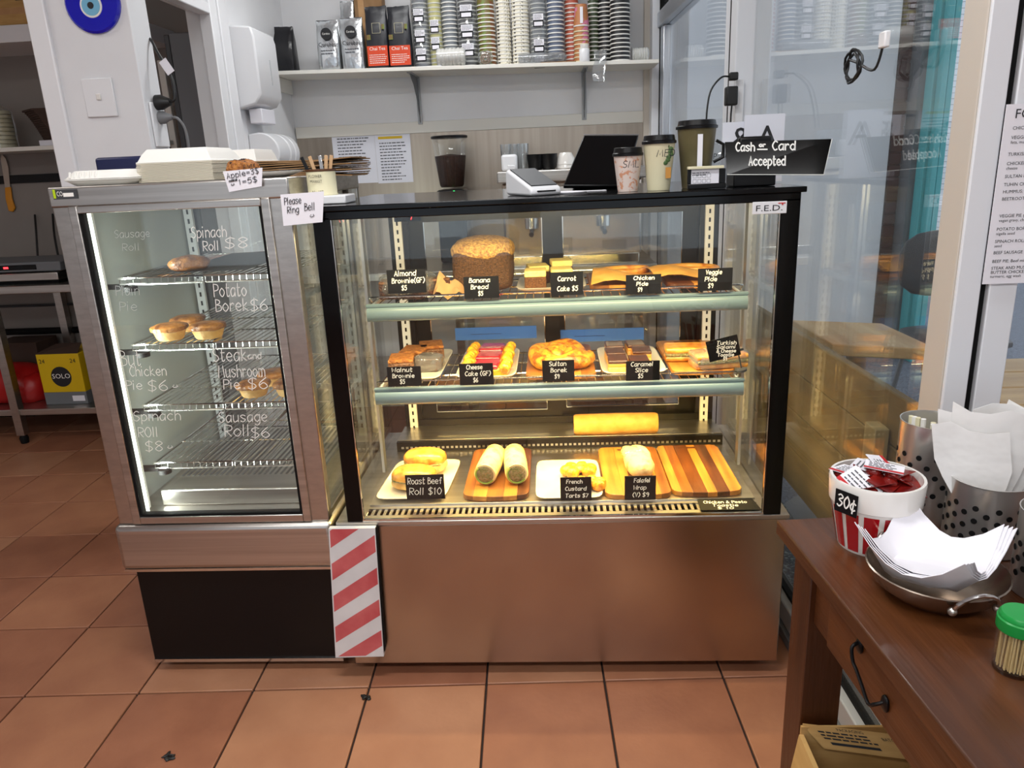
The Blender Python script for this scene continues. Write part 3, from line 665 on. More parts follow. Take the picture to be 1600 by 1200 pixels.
# two wire shelves with grey light housings along the front
SZ = (1.040, .800)
WARM = (1, .68, .20); NEUT = (1, .80, .42)
for k, z in enumerate(SZ):
    sh = MB().box(.082, 1.112, .198, .214, z - .008, z + .001).build('shelf_lip', 'shelf_led', dc, .002)
    pr_ = [(.196, z - .046), (.190, z - .040), (.189, z - .026), (.192, z - .014), (.200, z - .008), (.222, z - .008), (.222, z - .046)]
    MB().ext([(.085, y, zz) for y, zz in pr_], (1.024, 0, 0)).build('light_housing', 'shelf_led', sh, ang=60)
    mb = MB()
    for i in range(43):
        x = .09 + i * .0237; mb.tube([(x, .215, z - .002), (x, .59, z - .002)], .0016, 4)
    for y in (.23, .34, .46, .585): mb.tube([(.088, y, z - .005), (1.106, y, z - .005)], .0026, 5)
    mb.build('wire_deck', 'chrome', sh)
    mb = MB(); P = [(.09, .24, z), (.09, .215, z + .016), (.10, .205, z + .020), (1.09, .205, z + .020), (1.10, .215, z + .016), (1.10, .24, z)]
    mb.tube(P, .0022, 6); mb.build('guard_rail', 'chrome', sh)
    for x in (.088, 1.098): bx('shelf_bracket', x, x + .006, .22, .605, z - .022, z - .006, 'light_grey', sh)
    area('shelf_light', (.597, .225, z - .05), 1.0, .02, 12 if k else 6.5, WARM if k else NEUT, (R(14), 0, 0))
area('header_light', (.597, .045, 1.278), 1.0, .02, 8.5, NEUT, (R(30), 0, 0))
bx('header_lamp', .09, 1.10, .024, .045, 1.283, 1.30, 'white_gloss', dc)
for sx, xx in ((1, .075), (-1, 1.115)):
    pass
# ---- price cards
def card(px0, py0, px1, py1, Y, lines, food, lean=R(8), dz=0, tiltz=0, name='price_card', m='black_card'):
    """px corners of the upright card on the plane y=Y"""
    a = pt(px0, py1, 'y', Y); b = pt(px1, py0, 'y', Y); w = b.x - a.x; h = b.z - a.z
    o = MB().box(0, w, -.0012, .0012, 0, h).build(name, m, org=(0, 0, 0), label='small black price card handwritten in white for the ' + food, cat='price card', group='handwritten price cards')
    nl = len(lines); L = []
    for i, (txt, hh, ww, xo) in enumerate(lines):
        L.append((txt, w * xo, h * (1 - (i + .86) / (nl + .3)), h * hh, w * ww if ww else None))
    write('lettering', L, (0, -.0013, 0), X3, Z3, 'chalk', o, .0019, .0004)
    o.location = (a.x, Y, a.z + dz); o.rotation_euler = (-lean * 0, tiltz, 0)
    return o
Y1 = .193
card(607, 420, 664, 459, Y1, [('Almond', .22, .55, .2), ('Brownie(GF)', .21, .84, .12), ('$5', .2, None, .36)], 'almond brownie')
card(726, 431, 779, 467, Y1, [('Banana', .2, .58, .16), ('Bread', .2, .48, .2), ('$5', .2, None, .4)], 'banana bread')
card(861, 424, 911, 462, Y1, [('Carrot', .19, .55, .22), ('Cake $5', .2, .62, .2)], 'carrot cake')
card(978, 428, 1033, 460, Y1, [('Chicken', .19, .58, .22), ('Pide', .19, .32, .3), ('$9', .2, None, .34)], 'chicken pide')
card(1090, 418, 1145, 455, Y1, [('Veggie', .19, .46, .22), ('Pide', .19, .34, .2), ('$9', .2, None, .3)], 'veggie pide')
card(607, 572, 657, 604, Y1, [('Walnut', .21, .6, .14), ('Brownie', .21, .64, .15), ('$5', .22, None, .36)], 'walnut brownie')
card(719, 567, 770, 602, Y1, [('Cheese', .2, .46, .22), ('Cake (GF)', .2, .74, .17), ('$6', .2, None, .4)], 'cheese cake')
card(848, 562, 897, 596, Y1, [('Sultan', .2, .52, .22), ('Borek', .2, .5, .26), ('$9', .2, None, .38)], 'sultan borek')
card(978, 563, 1031, 595, Y1, [('Caramel', .21, .64, .15), ('Slice', .21, .36, .28), ('$5', .22, None, .36)], 'caramel slice')
o = card(1109, 532, 1160, 566, Y1, [('Turkish', .17, .6, .2), ('Salami', .15, .58, .2), ('& Cheese', .15, .6, .2), ('Toastie', .15, .5, .24), ('$9', .15, None, .42)], 'turkish salami and cheese toastie', tiltz=R(-13))
ck = MB(); q = pt(1153, 585, 'y', .21); ck.tube([(q.x, .206, q.z), (q.x, .206, q.z + .05)], .0022, 6).cbox((q.x, .206, q.z + .052), (.03, .008, .006)).lathe([(.014, 0), (.014, .006)], (q.x, .206, SZ[1] + .001), 12)
ck.build('clip_stand', 'dark_grey', o).matrix_parent_inverse = Matrix.Identity(4)
ckh = o.children[-1]; ckh.parent = None; tag(ckh, 'little metal clip stand holding up the turkish toastie card', 'clip stand')
ckh.location = wloc(o); 
card(636, 741, 693, 780, .062, [('Roast Beef', .26, .86, .06), ('Roll $10', .28, .82, .08)], 'roast beef roll')
card(876, 745, 924, 782, .055, [('French', .16, .5, .2), ('Custard', .16, .66, .16), ('Tarts $7', .16, .72, .16)], 'french custard tarts')
card(976, 743, 1025, 781, .055, [('Falafel', .17, .5, .3), ('Wrap', .17, .4, .28), ('(V) $9', .17, .5, .26)], 'falafel wrap')
# the toastie card lies flat on the grille
a = pt(1086, 771, 'z', .50); b = pt(1166, 769, 'z', .50); c = pt(1190, 797, 'z', .497); d = pt(1095, 798, 'z', .497)
o = MB().ext([d, c, b, a], (0, 0, .0016)).build('price_card', 'black_card', label='black price card lying flat on the grille for the chicken and pesto toastie', cat='price card', group='handwritten price cards')
write('lettering', [('Chicken & Pesto', .014, .036, .014, .112), ('Toastie', .035, .018, .013, .065), ('$ 10', .045, .003, .011, .04)], d + Vector((0, 0, .002)), (c - d), (a - d) - X3 * (a - d).x * .2, 'chalk', o, .0018)

# ---- boards, plates and food
def board(x0, x1, y0, y1, z, th, cols, label, bow=.012, rz=0):
    t = thing('cutting_board', ((x0 + x1) / 2, (y0 + y1) / 2, z), label, 'cutting board', 'wooden serving boards')
    n = len(cols); rc = .022
    def lim(x):
        u = (x - x0) / (x1 - x0); f = y0 - bow * (1 - (2 * u - 1) ** 2)
        d = min(x - x0, x1 - x); k = rc - math.sqrt(max(0, rc * rc - (rc - min(d, rc)) ** 2)); return f + k * .7, y1 - k
    wts = [random.uniform(.7, 1.4) for _ in cols]; s = sum(wts); x = x0
    for cm, wv in zip(cols, wts):
        xe = x + (x1 - x0) * wv / s; xs = [x + (xe - x) * i / 5 for i in range(6)]
        pts = [(q, lim(q)[0], z) for q in xs] + [(q, lim(q)[1], z) for q in xs[::-1]]
        pts = [p for i, p in enumerate(pts) if i == 0 or (Vector(p) - Vector(pts[i - 1])).length > 1e-5]
        MB().ext(pts, (0, 0, th)).build('stave', cm, t, .0008, seg=1); x = xe
    xm = (x0 + x1) / 2
    MB().box(xm - .03, xm + .03, y1 - .03, y1 - .018, z + th - .0002, z + th + .0004).build('handle_slot', 'stave_edge', t)
    return t
def plate(x0, x1, y0, y1, z, label, sk=0):
    mb = MB(); N = 64; prof = [(.84, 0), (.86, .002), (.985, .009), (1.0, .012), (.98, .0125), (.86, .006), (.0001, .005)]
    cx, cy, hx, hy = (x0 + x1) / 2, (y0 + y1) / 2, (x1 - x0) / 2, (y1 - y0) / 2; vs = []; fs = []
    ring = []
    for i in range(N):
        a = 2 * math.pi * (i + .5) / N; ca, sa = math.cos(a), math.sin(a); k = (abs(ca) ** 9 + abs(sa) ** 9) ** (-1 / 9); ring.append((ca * k, sa * k))
    for f, zz in prof:
        for u, v in ring: vs.append((cx + u * f * hx + sk * v * f * hy, cy + v * f * hy, z + zz))
    for k in range(len(prof) - 1):
        for i in range(N): fs.append((k * N + i, k * N + (i + 1) % N, (k + 1) * N + (i + 1) % N, (k + 1) * N + i))
    fs.append(tuple(range(N))[::-1])
    return MB().add(vs, fs).build('serving_plate', 'plate_white', label=label, cat='plate', group='white serving plates')
SB1, SB2, DK = SZ[0] + .0015, SZ[1] + .0015, .5035
# top shelf
bl = thing('banana_loaf', (.39, .40, SB1), 'large domed banana bread loaf with dark cut face on the top shelf', 'loaf')
MB().blob((.392, .42, SB1 + .062), (.088, .10, .062), 5, .02, 4, 32, 18).build('loaf_body', 'loaf_crumb', bl)
MB().blob((.392, .422, SB1 + .112), (.091, .103, .040), 2.7, .05, 8, 32, 14).build('crust', 'loaf_crust', bl)
# crumpled parchment in front of the loaf
rn = random.Random(5); g = []
for i in range(5):
    g.append([(.262 + j * .0105 + .003 * i, .235 + i * .022, SB1 + .010 + .012 * math.sin(j * 1.15 + i * .5) + .010 * math.sin(j * .45 + 1) * i * .5 + rn.uniform(-.003, .004) + .007 * i * (1 - j / 16)) for j in range(13)])
MB().sheet(g, .0008).build('parchment_sheet', 'kraft_light', label='crumpled brown parchment between the almond brownies and banana loaf', cat='paper', )
def slab(name, x, y, z, sx, sy, sz, m, label, cat, group, rz=0, top=None, th=.006, topname='topping', m2=None):
    o = MB().cbox((0, 0, sz / 2), (sx, sy, sz)).build(name, m, org=(0, 0, 0), bevel=.004, label=label, cat=cat, group=group)
    if top: MB().cbox((0, 0, sz + th / 2 - .0005), (sx * .99, sy * .99, th)).build(topname, top, o, .003, local=True)
    o.location = (x, y, z); o.rotation_euler = (0, 0, rz); return o
for i, (x, y, rz, d) in enumerate(((.135, .30, .1, 'leftmost'), (.205, .29, -.15, 'middle, just behind the card'), (.17, .40, .3, 'rear'), (.262, .33, .4, 'rightmost, beside the parchment'))):
    slab('almond_brownie', x, y, SB1, .062, .07, .042, 'brownie', 'dark almond brownie square on the top shelf, ' + d, 'brownie', 'almond brownies', rz, 'brownie_top', .008)
MB().blob((.18, .33, SB1 + .034), (.085, .085, .034), 3, .12, 9, 22, 12, flat=-.033).build('cling_wrap', 'clear_plastic', label='clear cling wrap over the almond brownies', cat='plastic wrap')
plate(.49, .69, .30, .54, SB1, 'white plate under the carrot cake on the top shelf')
for i, (x, y, h, d) in enumerate(((.545, .36, .034, 'front left with its cut side showing'), (.62, .37, .034, 'front right behind the card'), (.62, .47, .046, 'rear right, tallest'), (.55, .46, .034, 'rear left'))):
    slab('carrot_cake', x, y, SB1 + .006, .062, .075, h, 'cake', 'carrot cake slice with thick yellow icing, ' + d, 'cake', 'carrot cake slices', .05 * i, 'icing', .018, 'icing')
board(.70, .90, .30, .56, SB1, .014, ['stave_b', 'stave_a', 'stave_c', 'stave_a'], 'wooden board under the chicken pide on the top shelf')
board(.915, 1.09, .29, .56, SB1, .014, ['stave_c', 'stave_a', 'stave_b'], 'wooden board under the veggie pide on the top shelf')
def pide(x, y, z, L, w, label, rz):
    t = thing('pide', (x, y, z), label, 'pide', 'pide on the top shelf', rz=rz)
    N = 22; out = [(math.cos(2 * math.pi * i / N) * L * abs(math.cos(2 * math.pi * i / N)) ** .0, math.sin(2 * math.pi * i / N) * w * (1 - .35 * abs(math.cos(2 * math.pi * i / N)) ** 2), 0) for i in range(N)]
    MB().ext(out, (0, 0, .018)).build('bread_base', 'borek', t, .005, local=True)
    MB().tube([(a * .9, b * .88, .019) for a, b, c in out], .009, 8, closed=True).build('rolled_edge', 'bread_gold', t, local=True)
    return t
pide(.80, .44, SB1 + .0145, .09, .05, 'boat-shaped pide in parchment behind the chicken pide card', R(20))
pide(1.0, .44, SB1 + .0145, .085, .05, 'boat-shaped pide behind the veggie pide card', R(-15))
g = []
for i in range(8):
    g.append([(.70 + j * .035 + .004 * i, .28 + i * .037, SB1 + .02 + .018 * math.sin(i * .55) + .012 * math.sin(j * .9 + i * .3)) for j in range(6)])
MB().sheet(g, .0007).build('parchment_sheet', 'parchment', label='golden parchment sheet draped over the chicken pide board', cat='paper')
g = []
for i in range(8):
    g.append([(.88 + j * .036 - .003 * i, .30 + i * .034, SB1 + .024 + .02 * math.sin(i * .5 + .3) + .009 * math.sin(j * 1.1)) for j in range(6)])
MB().sheet(g, .0007).build('parchment_sheet', 'parchment', label='golden parchment sheet draped over the veggie pide board', cat='paper')
# middle shelf
plate(.105, .262, .25, .60, SB2, 'white plate under the walnut brownies', .0)
for i, (x, y, rz, d) in enumerate(((.135, .36, .1, 'left front'), (.155, .46, -.1, 'rear left, tallest looking'), (.20, .52, .2, 'rear right'))):
    slab('walnut_brownie', x, y, SB2 + .006, .075, .095, .036, 'brownie_top', 'brown nut-topped walnut brownie, ' + d, 'brownie', 'walnut brownies', rz, 'muffin', .010)
t = slab('walnut_brownie', .215, .37, SB2 + .006, .07, .06, .04, 'chocolate', 'darkest walnut brownie, front right and wrapped in film', 'brownie', 'walnut brownies', -.2)
MB().blob((.215, .37, SB2 + .028), (.045, .04, .026), 4, .08, 3, 18, 10).build('cling_wrap', 'clear_plastic', label='crinkled clear film around the darkest walnut brownie', cat='plastic wrap')
plate(.305, .482, .25, .585, SB2, 'white plate under the cheesecake slices', .0)
for i, (y, d) in enumerate(((.30, 'front'), (.40, 'middle'), (.50, 'rear'))):
    t = thing('cheesecake_slice', (.395, y, SB2 + .006), 'yellow cheesecake slice topped with red jelly, ' + d + ' of three', 'cake', 'cheesecake slices', rz=R(-6))
    MB().box(-.066, .066, -.040, .040, 0, .028).build('cheese_body', 'custard', t, .008, local=True)
    MB().box(-.036, .040, -.041, .041, .022, .036).build('jelly', 'jelly', t, .006, local=True)
    for sx in (-1, 1):
        mb = MB()
        for k in range(4): mb.blob((sx * .058, -.032 + k * .021, .026), (.016, .014, .016), 2, .1, k, 10, 6)
        mb.build('crust_crimp', 'custard', t, local=True)
board(.51, .71, .245, .61, SB2, .012, ['stave_b', 'stave_c', 'stave_a', 'stave_b'], 'wooden board under the sultan borek coil', .004)
sb = thing('sultan_borek', (.61, .40, SB2 + .0125), 'golden coiled borek pastry on its wooden board', 'pastry')
P = []
for i in range(70):
    a = i * .27; r = .022 + .0030 * i / 1.0 * .9; P.append((.61 + math.cos(a) * r * .42, .40 + math.sin(a) * r * .62, SB2 + .034 + .006 * math.sin(i * .9)))
MB().tube(P, .021, 10).build('coil', 'borek', sb)
plate(.728, .912, .25, .56, SB2, 'white plate under the caramel slices', .0)
k = 0
for x, y, d in ((.775, .31, 'front left'), (.835, .30, 'front middle behind the card'), (.775, .40, 'middle left'), (.855, .41, 'middle right'), (.78, .485, 'rear left'), (.845, .49, 'rear right')):
    o = slab('caramel_slice', x, y, SB2 + .006, .056, .075, .016, 'biscuit', 'chocolate-topped caramel slice, ' + d, 'slice', 'caramel slices', .04 * (k % 3 - 1))
    MB().cbox((0, 0, .020), (.055, .074, .010)).build('caramel', 'caramel', o, .002, local=True)
    MB().cbox((0, 0, .030), (.0555, .0745, .010)).build('chocolate_top', 'chocolate', o, .003, local=True); k += 1
board(.925, 1.10, .25, .62, SB2, .012, ['stave_a', 'stave_a', 'stave_b', 'stave_a'], 'pale wooden board under the toasties', .006)
def toastie(x, y, z, label, rz, film=False):
    t = thing('toastie', (x, y, z), label, 'sandwich', 'toasties on the middle shelf', rz=rz)
    for k in (0, 1): MB().box(-.075, .075, -.04, .04, k * .024, k * .024 + .018).build('bread_slice', 'bread_gold', t, .007, local=True)
    MB().box(-.073, .073, -.041, .041, .0165, .0255).build('filling', 'filling', t, .002, local=True)
    if film: MB().blob((0, 0, .022), (.083, .047, .026), 5, .04, 2, 18, 10).build('cling_wrap', 'clear_plastic', t, local=True)
toastie(.995, .38, SB2 + .0125, 'golden toasted sandwich on the board, rear one', R(-4))
toastie(1.06, .295, SB2 + .0125, 'film-wrapped toasted sandwich, front one under its card', R(8), True)
# deck
plate(.088, .288, .085, .365, DK, 'square white plate under the roast beef rolls', .06)
def roll(x, y, z, rx, ry, rz_, label, rz):
    t = thing('bread_roll', (x, y, z), label, 'bread roll', 'roast beef rolls')
    MB().blob((x, y, z + rz_ * .62), (rx, ry, rz_ * .62), 2.6, .03, 3, 26, 12, rz=rz).build('roll_base', 'bread_pale', t)
    MB().blob((x, y, z + rz_ * 1.12), (rx * .98, ry * .97, rz_ * .72), 2.5, .04, 6, 26, 14, rz=rz).build('roll_top', 'bread_gold', t)
    MB().blob((x, y, z + rz_ * .92), (rx * .97, ry * .99, rz_ * .16), 3, .08, 6, 26, 6, rz=rz).build('beef_filling', 'filling', t)
roll(.180, .175, DK + .006, .066, .050, .034, 'glossy roast beef roll, front one behind its card', R(-8))
roll(.195, .285, DK + .006, .066, .044, .040, 'glossy roast beef roll, rear one', R(-6))
board(.328, .512, .095, .44, DK, .014, ['stave_b', 'stave_a', 'stave_b', 'stave_a', 'stave_c'], 'wooden board under the two cut wraps', .014)
for x, d in ((.398, 'left'), (.470, 'right')):
    t = thing('chicken_wrap', (x, .24, DK + .0145), 'rolled flatbread wrap with its cut end facing out, %s of two' % d, 'wrap', 'cut wraps on the board', rz=R(-7) if d == 'left' else R(5))
    prof = [(.0005, -.088), (.030, -.088), (.033, -.082), (.034, 0), (.032, .07), (.024, .086), (.0005, .09)]
    o = MB().lathe(prof, (0, 0, 0), 22).build('flatbread', 'wrap_skin', t, local=True); o.rotation_euler = (R(-90), 0, 0); o.location = (0, 0, .034)
    o2 = MB().lathe([(.0005, -.0905), (.021, -.0905), (.025, -.089), (.025, -.080)], (0, 0, 0), 20).build('filling', 'filling', t, local=True); o2.rotation_euler = (R(-90), 0, 0); o2.location = (0, 0, .034)
    o3 = MB().tube([(math.cos(a * .3 + .6) * .0262, math.sin(a * .3 + .6) * .0262, -.0890) for a in range(12)], .0028, 6).build('lettuce', 'lettuce', t, local=True); o3.rotation_euler = (R(-90), 0, 0); o3.location = (0, 0, .034)
plate(.530, .716, .07, .34, DK, 'square white plate under the custard tarts', .0)
for x, y, s, d in ((.655, .235, 1, 'rear'), (.680, .135, .9, 'front, behind the card')):
    t = thing('custard_tart', (x, y, DK + .006), 'golden scalloped custard pastry, %s one' % d, 'pastry', 'custard pastries')
    mb = MB()
    for k in range(6): a = k * .95 - .6; mb.blob((x + math.cos(a) * .034 * s, y + math.sin(a) * .022 * s, DK + .022), (.022 * s, .018 * s, .017), 2.2, .06, k, 14, 8, rz=a)
    mb.build('pastry_folds', 'custard', t)
    MB().blob((x, y, DK + .026), (.026 * s, .018 * s, .012), 2, .05, 2, 16, 8).build('custard_centre', 'borek', t)
board(.722, .902, .085, .43, DK, .014, ['stave_a', 'stave_a', 'stave_c', 'stave_a', 'stave_b'], 'wooden board under the falafel wrap', .012)
board(.906, 1.094, .095, .435, DK, .014, ['stave_a', 'stave_b', 'stave_c', 'stave_a', 'stave_c', 'stave_a'], 'bare dark-streaked wooden board at the right of the deck', .012)
t = thing('falafel_wrap', (.825, .24, DK + .0145), 'single pale falafel wrap on the board behind its card', 'wrap')
MB().blob((.828, .235, DK + .045), (.040, .085, .031), 2.6, .08, 12, 22, 14, rz=R(4)).build('flatbread', 'wrap_skin', t)
MB().blob((.803, .30, DK + .052), (.020, .022, .014), 2, .25, 5, 14, 8).build('folded_end', 'wrap_skin', t)
MB().blob((.812, .262, DK + .064), (.03, .03, .016), 2.4, .2, 5, 14, 8).build('cling_wrap', 'clear_plastic', t)
pw = thing('paper_roll', (.785, .505, .538), 'golden parchment-wrapped roll lying at the back of the deck', 'wrapped roll')
o = MB().lathe([(.001, -.135), (.030, -.135), (.034, -.128), (.035, 0), (.034, .128), (.030, .135), (.001, .135)], (0, 0, 0), 18, sy=.85).build('wrapper', 'parchment', pw, local=True); o.rotation_euler = (0, R(90), 0); o.location = (0, 0, .032)
# striped board fixed over the gap between the cabinets
A_, B_, C_, D_ = [pt(x, y, 'y', -.022) for x, y in ((524, 1028), (600, 1026), (586, 825), (513, 826))]
sbd = thing('striped_board', ((A_.x + B_.x) / 2, -.02, A_.z), 'narrow board with faded red and white diagonal stripes between the cabinets', 'board')
MB().ext([A_, B_, C_, D_], (0, .016, 0)).build('board_panel', ['stripe_white'], sbd, .001)
MB().ext([B_ + Vector((.0005, .001, .01)), B_ + Vector((.006, .001, .03)), C_ + Vector((.004, .001, 0)), C_ + Vector((.0005, .001, 0))], (0, .015, 0)).build('dark_edge', 'black_matte', sbd)
def bil(u, v):
    lo = A_ + (B_ - A_) * u; hi = D_ + (C_ - D_) * u; return lo + (hi - lo) * v
def clip(poly, f):
    out = []
    for i in range(len(poly)):
        p, q = poly[i - 1], poly[i]; fp, fq = f(p), f(q)
        if (fp >= 0) != (fq >= 0): k = fp / (fp - fq); out.append((p[0] + (q[0] - p[0]) * k, p[1] + (q[1] - p[1]) * k))
        if fq >= 0: out.append(q)
    return out
for i in range(6):
    v0 = -.12 + i * .2445
    poly = [(0, v0), (1, v0 + .21), (1, v0 + .335), (0, v0 + .125)]
    poly = clip(poly, lambda p: p[1] - .012); poly = clip(poly, lambda p: .995 - p[1])
    if len(poly) < 3: continue
    MB().ext([bil(.03 + u * .95, v) + Vector((0, -.0004, 0)) for u, v in poly], (0, .0008, 0)).build('red_stripe', 'stripe_red', sbd)
# note taped across the gap
def note(px, lines, label, Y, m='paper', lw=.0022, name='paper_note', curl=.004):
    c = [pt(x, y, 'y', Y) for x, y in px]        # bl, br, tr, tl
    ux = (c[1] - c[0]); uy = (c[3] - c[0]); g = []
    for i in range(5):
        g.append([c[0] + ux * (j / 6) + uy * (i / 4) + (c[2] - c[1] - uy) * (i / 4) * (j / 6) + Vector((0, -curl * max(0, (j / 6 - .6)) * 2.5 * (1 - i / 4), 0)) for j in range(7)])
    o = MB().sheet(g, .0006).build(name, m, label=label, cat='note')
    write('lettering', lines, c[0] - Vector((0, .0006 + curl, 0)) if 0 else c[0] - Vector((0, .0008, 0)), ux, uy, 'ink', o, lw)
    return o
note(((443, 353), (504, 347), (506, 299), (438, 304)), [('Please', .008, .048, .016, .040), ('Ring', .013, .028, .015, .027), ('Bell', .055, .030, .017, .024), ('\u263a', .066, .012, .012, .010)], 'white paper note reading Please Ring Bell, taped between the cabinets', -.0135, curl=0, lw=.0015)
note(((358, 300), (409, 291), (410, 262), (348, 268)), [('/Nuts', .052, .046, .008, .028), ('Apple=3$', .006, .030, .013, .078), ('cookie', .008, .022, .005, .02), ('1=5$', .030, .012, .012, .044), ('\u263a', .010, .012, .008, .008)], 'white paper note with cookie prices hanging in front of the muffin', .008, lw=.0015, curl=0)
# ================================================================== THINGS ON TOP OF THE CABINETS
TZ = 1.3165      # top of the cake display
LZ = 1.3865      # top of the pie cabinet
def clam(name, x, y, z, w, d, h, label, group=None, rz=0, closed=True):
    """hinged foam takeaway box: lower tray, ribbed lid"""
    t = thing(name, (x, y, z), label, 'takeaway box', group, rz=rz)
    def shell(z0, z1, big0, big1):
        N = 28; ring = []
        for i in range(N):
            a = 2 * math.pi * (i + .5) / N; ca, sa = math.cos(a), math.sin(a); k = (abs(ca) ** 7 + abs(sa) ** 7) ** (-1 / 7); ring.append((ca * k, sa * k))
        vs = []; rows = [(z0, big0), (z0 + (z1 - z0) * .12, big0), (z0 + (z1 - z0) * .14, big0 * .965), (z1 - (z1 - z0) * .12, big1), (z1, big1 * .95)]
        if z1 < z0: rows = rows
        for zz, f in rows: vs += [(u * f * w / 2, v * f * d / 2, zz) for u, v in ring]
        fs = [(k * N + i, k * N + (i + 1) % N, (k + 1) * N + (i + 1) % N, (k + 1) * N + i) for k in range(len(rows) - 1) for i in range(N)]
        fs += [tuple(range(N))[::-1], tuple((len(rows) - 1) * N + i for i in range(N))]
        return MB().add(vs, fs)
    shell(h * .42, h, 1, .80).build('lid', 'foam', t, .002, local=True)
    shell(h * .40, 0, 1, .82).build('tray', 'foam', t, .002, local=True)
    mb = MB()
    for k in range(6): mb.cbox((-w * .36 + k * w * .045 * 1.6, -d * .455, h * .72), (w * .028, .004, h * .42), rotm(rx=R(-18)))
    mb.build('lid_ribs', 'foam', t, .001, local=True)
    return t
clam('foam_clamshell', -.53, .16, LZ, .19, .17, .036, 'single closed white foam clamshell at the left front of the pie cabinet top', None, R(-2))
# nested stack of open clamshells, the topmost lid domed
NTH = ['lowest', 'second', 'third', 'fourth', 'fifth', 'sixth', 'seventh', 'eighth', 'ninth', 'tenth', 'eleventh', 'twelfth', 'thirteenth', 'fourteenth', 'fifteenth', 'sixteenth', 'seventeenth', 'eighteenth', 'nineteenth', 'twentieth']
def nth(i): return NTH[i]
def nest(x0, x1, y0, y1, n, dz, zb, label, toplabel, group):
    w, d = x1 - x0, y1 - y0; proto = None
    for i in range(n):
        if proto is None:
            N = 4; mb = MB().box(-w / 2, w / 2, -d / 2, d / 2, dz * .25, dz * .95).box(-w / 2 * .93, w / 2 * .93, -d / 2 * .93, d / 2 * .93, 0, dz * .25)
            o = mb.build('foam_clamshell', 'foam_edge', org=(0, 0, 0), bevel=.001, label=label, cat='takeaway box', group=group); proto = o
        else: o = proto.copy(); COL.objects.link(o)
        o.location = ((x0 + x1) / 2 + random.uniform(-.0015, .0015), (y0 + y1) / 2, zb + i * dz); o['label'] = label + ', %s from the bottom' % nth(i)
    z = zb + n * dz
    mb = MB(); hh = .034
    a = [(-w / 2, -d / 2), (w / 2, -d / 2), (w / 2, d / 2), (-w / 2, d / 2)]
    vs = []
    for f, zz in ((1, 0), (1, .003), (.97, .0035), (.88, hh * .62), (.80, hh * .9), (.77, hh)): vs += [(u * f, v * f, zz) for u, v in a]
    fs = [(k * 4 + i, k * 4 + (i + 1) % 4, (k + 1) * 4 + (i + 1) % 4, (k + 1) * 4 + i) for k in range(5) for i in range(4)] + [(3, 2, 1, 0), (20, 21, 22, 23)]
    o = mb.add(vs, fs).build('foam_clamshell', 'foam', org=(0, 0, 0), bevel=.004, label=toplabel, cat='takeaway box', group=group); o.location = ((x0 + x1) / 2, (y0 + y1) / 2, z)
a = pt(217, 285, 'y', .12); b = pt(334, 275, 'y', .12); c = pt(372, 272, 'y', .2)
nest(a.x, b.x, .12, .32, 13, .0036, LZ, 'white foam clamshell nested in the front stack', 'white domed foam clamshell topping the front stack', 'front foam stack')
nest(b.x - .06, c.x, .34, .52, 12, .0036, LZ, 'white foam clamshell nested in the rear stack', 'white domed foam clamshell topping the rear stack', 'rear foam stack')
a = pt(140, 250, 'y', .6); b = pt(225, 245, 'y', .6)
tr = bx('navy_tray', -.66, -.47, .30, .50, LZ, 1.458, 'navy', None, .008, label='dark navy plastic tub behind the foam clamshells', cat='tub')
# muffin on a plate
q = pt(378, 262, 'y', .05)
t = thing('dinner_plate', (-.13, .14, LZ), 'white round plate holding the apple cookie on the pie cabinet', 'plate')
MB().lathe([(.06, 0), (.07, .003), (.098, .012), (.10, .014), (.097, .0145), (.07, .006), (.0005, .005)], (-.13, .14, LZ), 32).build('plate_dish', 'white_glaze', t)
t = thing('apple_cookie', (q.x - .012, .075, LZ + .0065), 'golden lumpy cookie with dark nuts behind its price note', 'cookie')
MB().blob((q.x - .012, .085, LZ + .024), (.040, .036, .022), 2.2, .12, 3, 24, 14).build('cookie_body', 'muffin', t)
for i in range(16):
    a = random.uniform(0, 6.28); r = random.uniform(.004, .03)
    MB().blob((q.x - .012 + math.cos(a) * r, .085 + math.sin(a) * r * .9, LZ + .0455 - r * r * 9), (.0045, .004, .003), 2, .2, i, 8, 6).build('nut', 'nut', t)
# brown paper sheets and the tin of stirrers
g0 = 'brown paper bags on the pie cabinet'
for i in range(9):
    dz = LZ + .0005 + i * .0052; g = []
    for r_ in range(4): g.append([(-.24 + j * .045 + (i % 3) * .004, .34 + r_ * .09, dz + .0 + .0016 * math.sin(j * .8 + i)) for j in range(7)])
    MB().sheet(g, .0028).build('paper_bag', 'kraft', label='flat brown paper bag in the pile behind the cookie plate, %s up' % nth(i), cat='paper bag', group=g0)
for i in range(4):
    g = []
    for r_ in range(3): g.append([(-.06 + j * .03, .30 + r_ * .09 - j * .004, LZ + .004 + i * .011 + .0012 * j * (i - 1.5)) for j in range(5)])
    MB().sheet(g, .003).build('paper_bag', 'kraft', label='pointed brown paper bag jutting out behind the stirrer tin, %s up' % nth(i), cat='paper bag', group='pointed brown paper bags')
q0 = pt(482, 300, 'y', .14); q1 = pt(527, 300, 'y', .14); cx = (q0.x + q1.x) / 2; rr = (q1.x - q0.x) / 2
bx('white_box', cx - .02, cx + .07, .09, .19, TZ, 1.337, 'white_gloss', None, .003, label='small white box under the stirrer tin', cat='box')
tn = thing('stirrer_tin', (cx, .14, 1.337), 'cream vintage tin reading Flower Market filled with stirrers', 'tin')
MB().lathe([(rr, 0), (rr * 1.02, .002), (rr * .98, .004), (rr * .98, .058), (rr * 1.03, .060), (rr * 1.03, .064), (rr * .95, .064), (rr * .94, .02), (.0005, .02)], (cx, .14, 1.337), 28, mis=[0, 0, 0, 1, 1, 1, 2, 2]).build('tin_can', ['cup_cream', 'stave_edge', 'dark_grey'], tn)
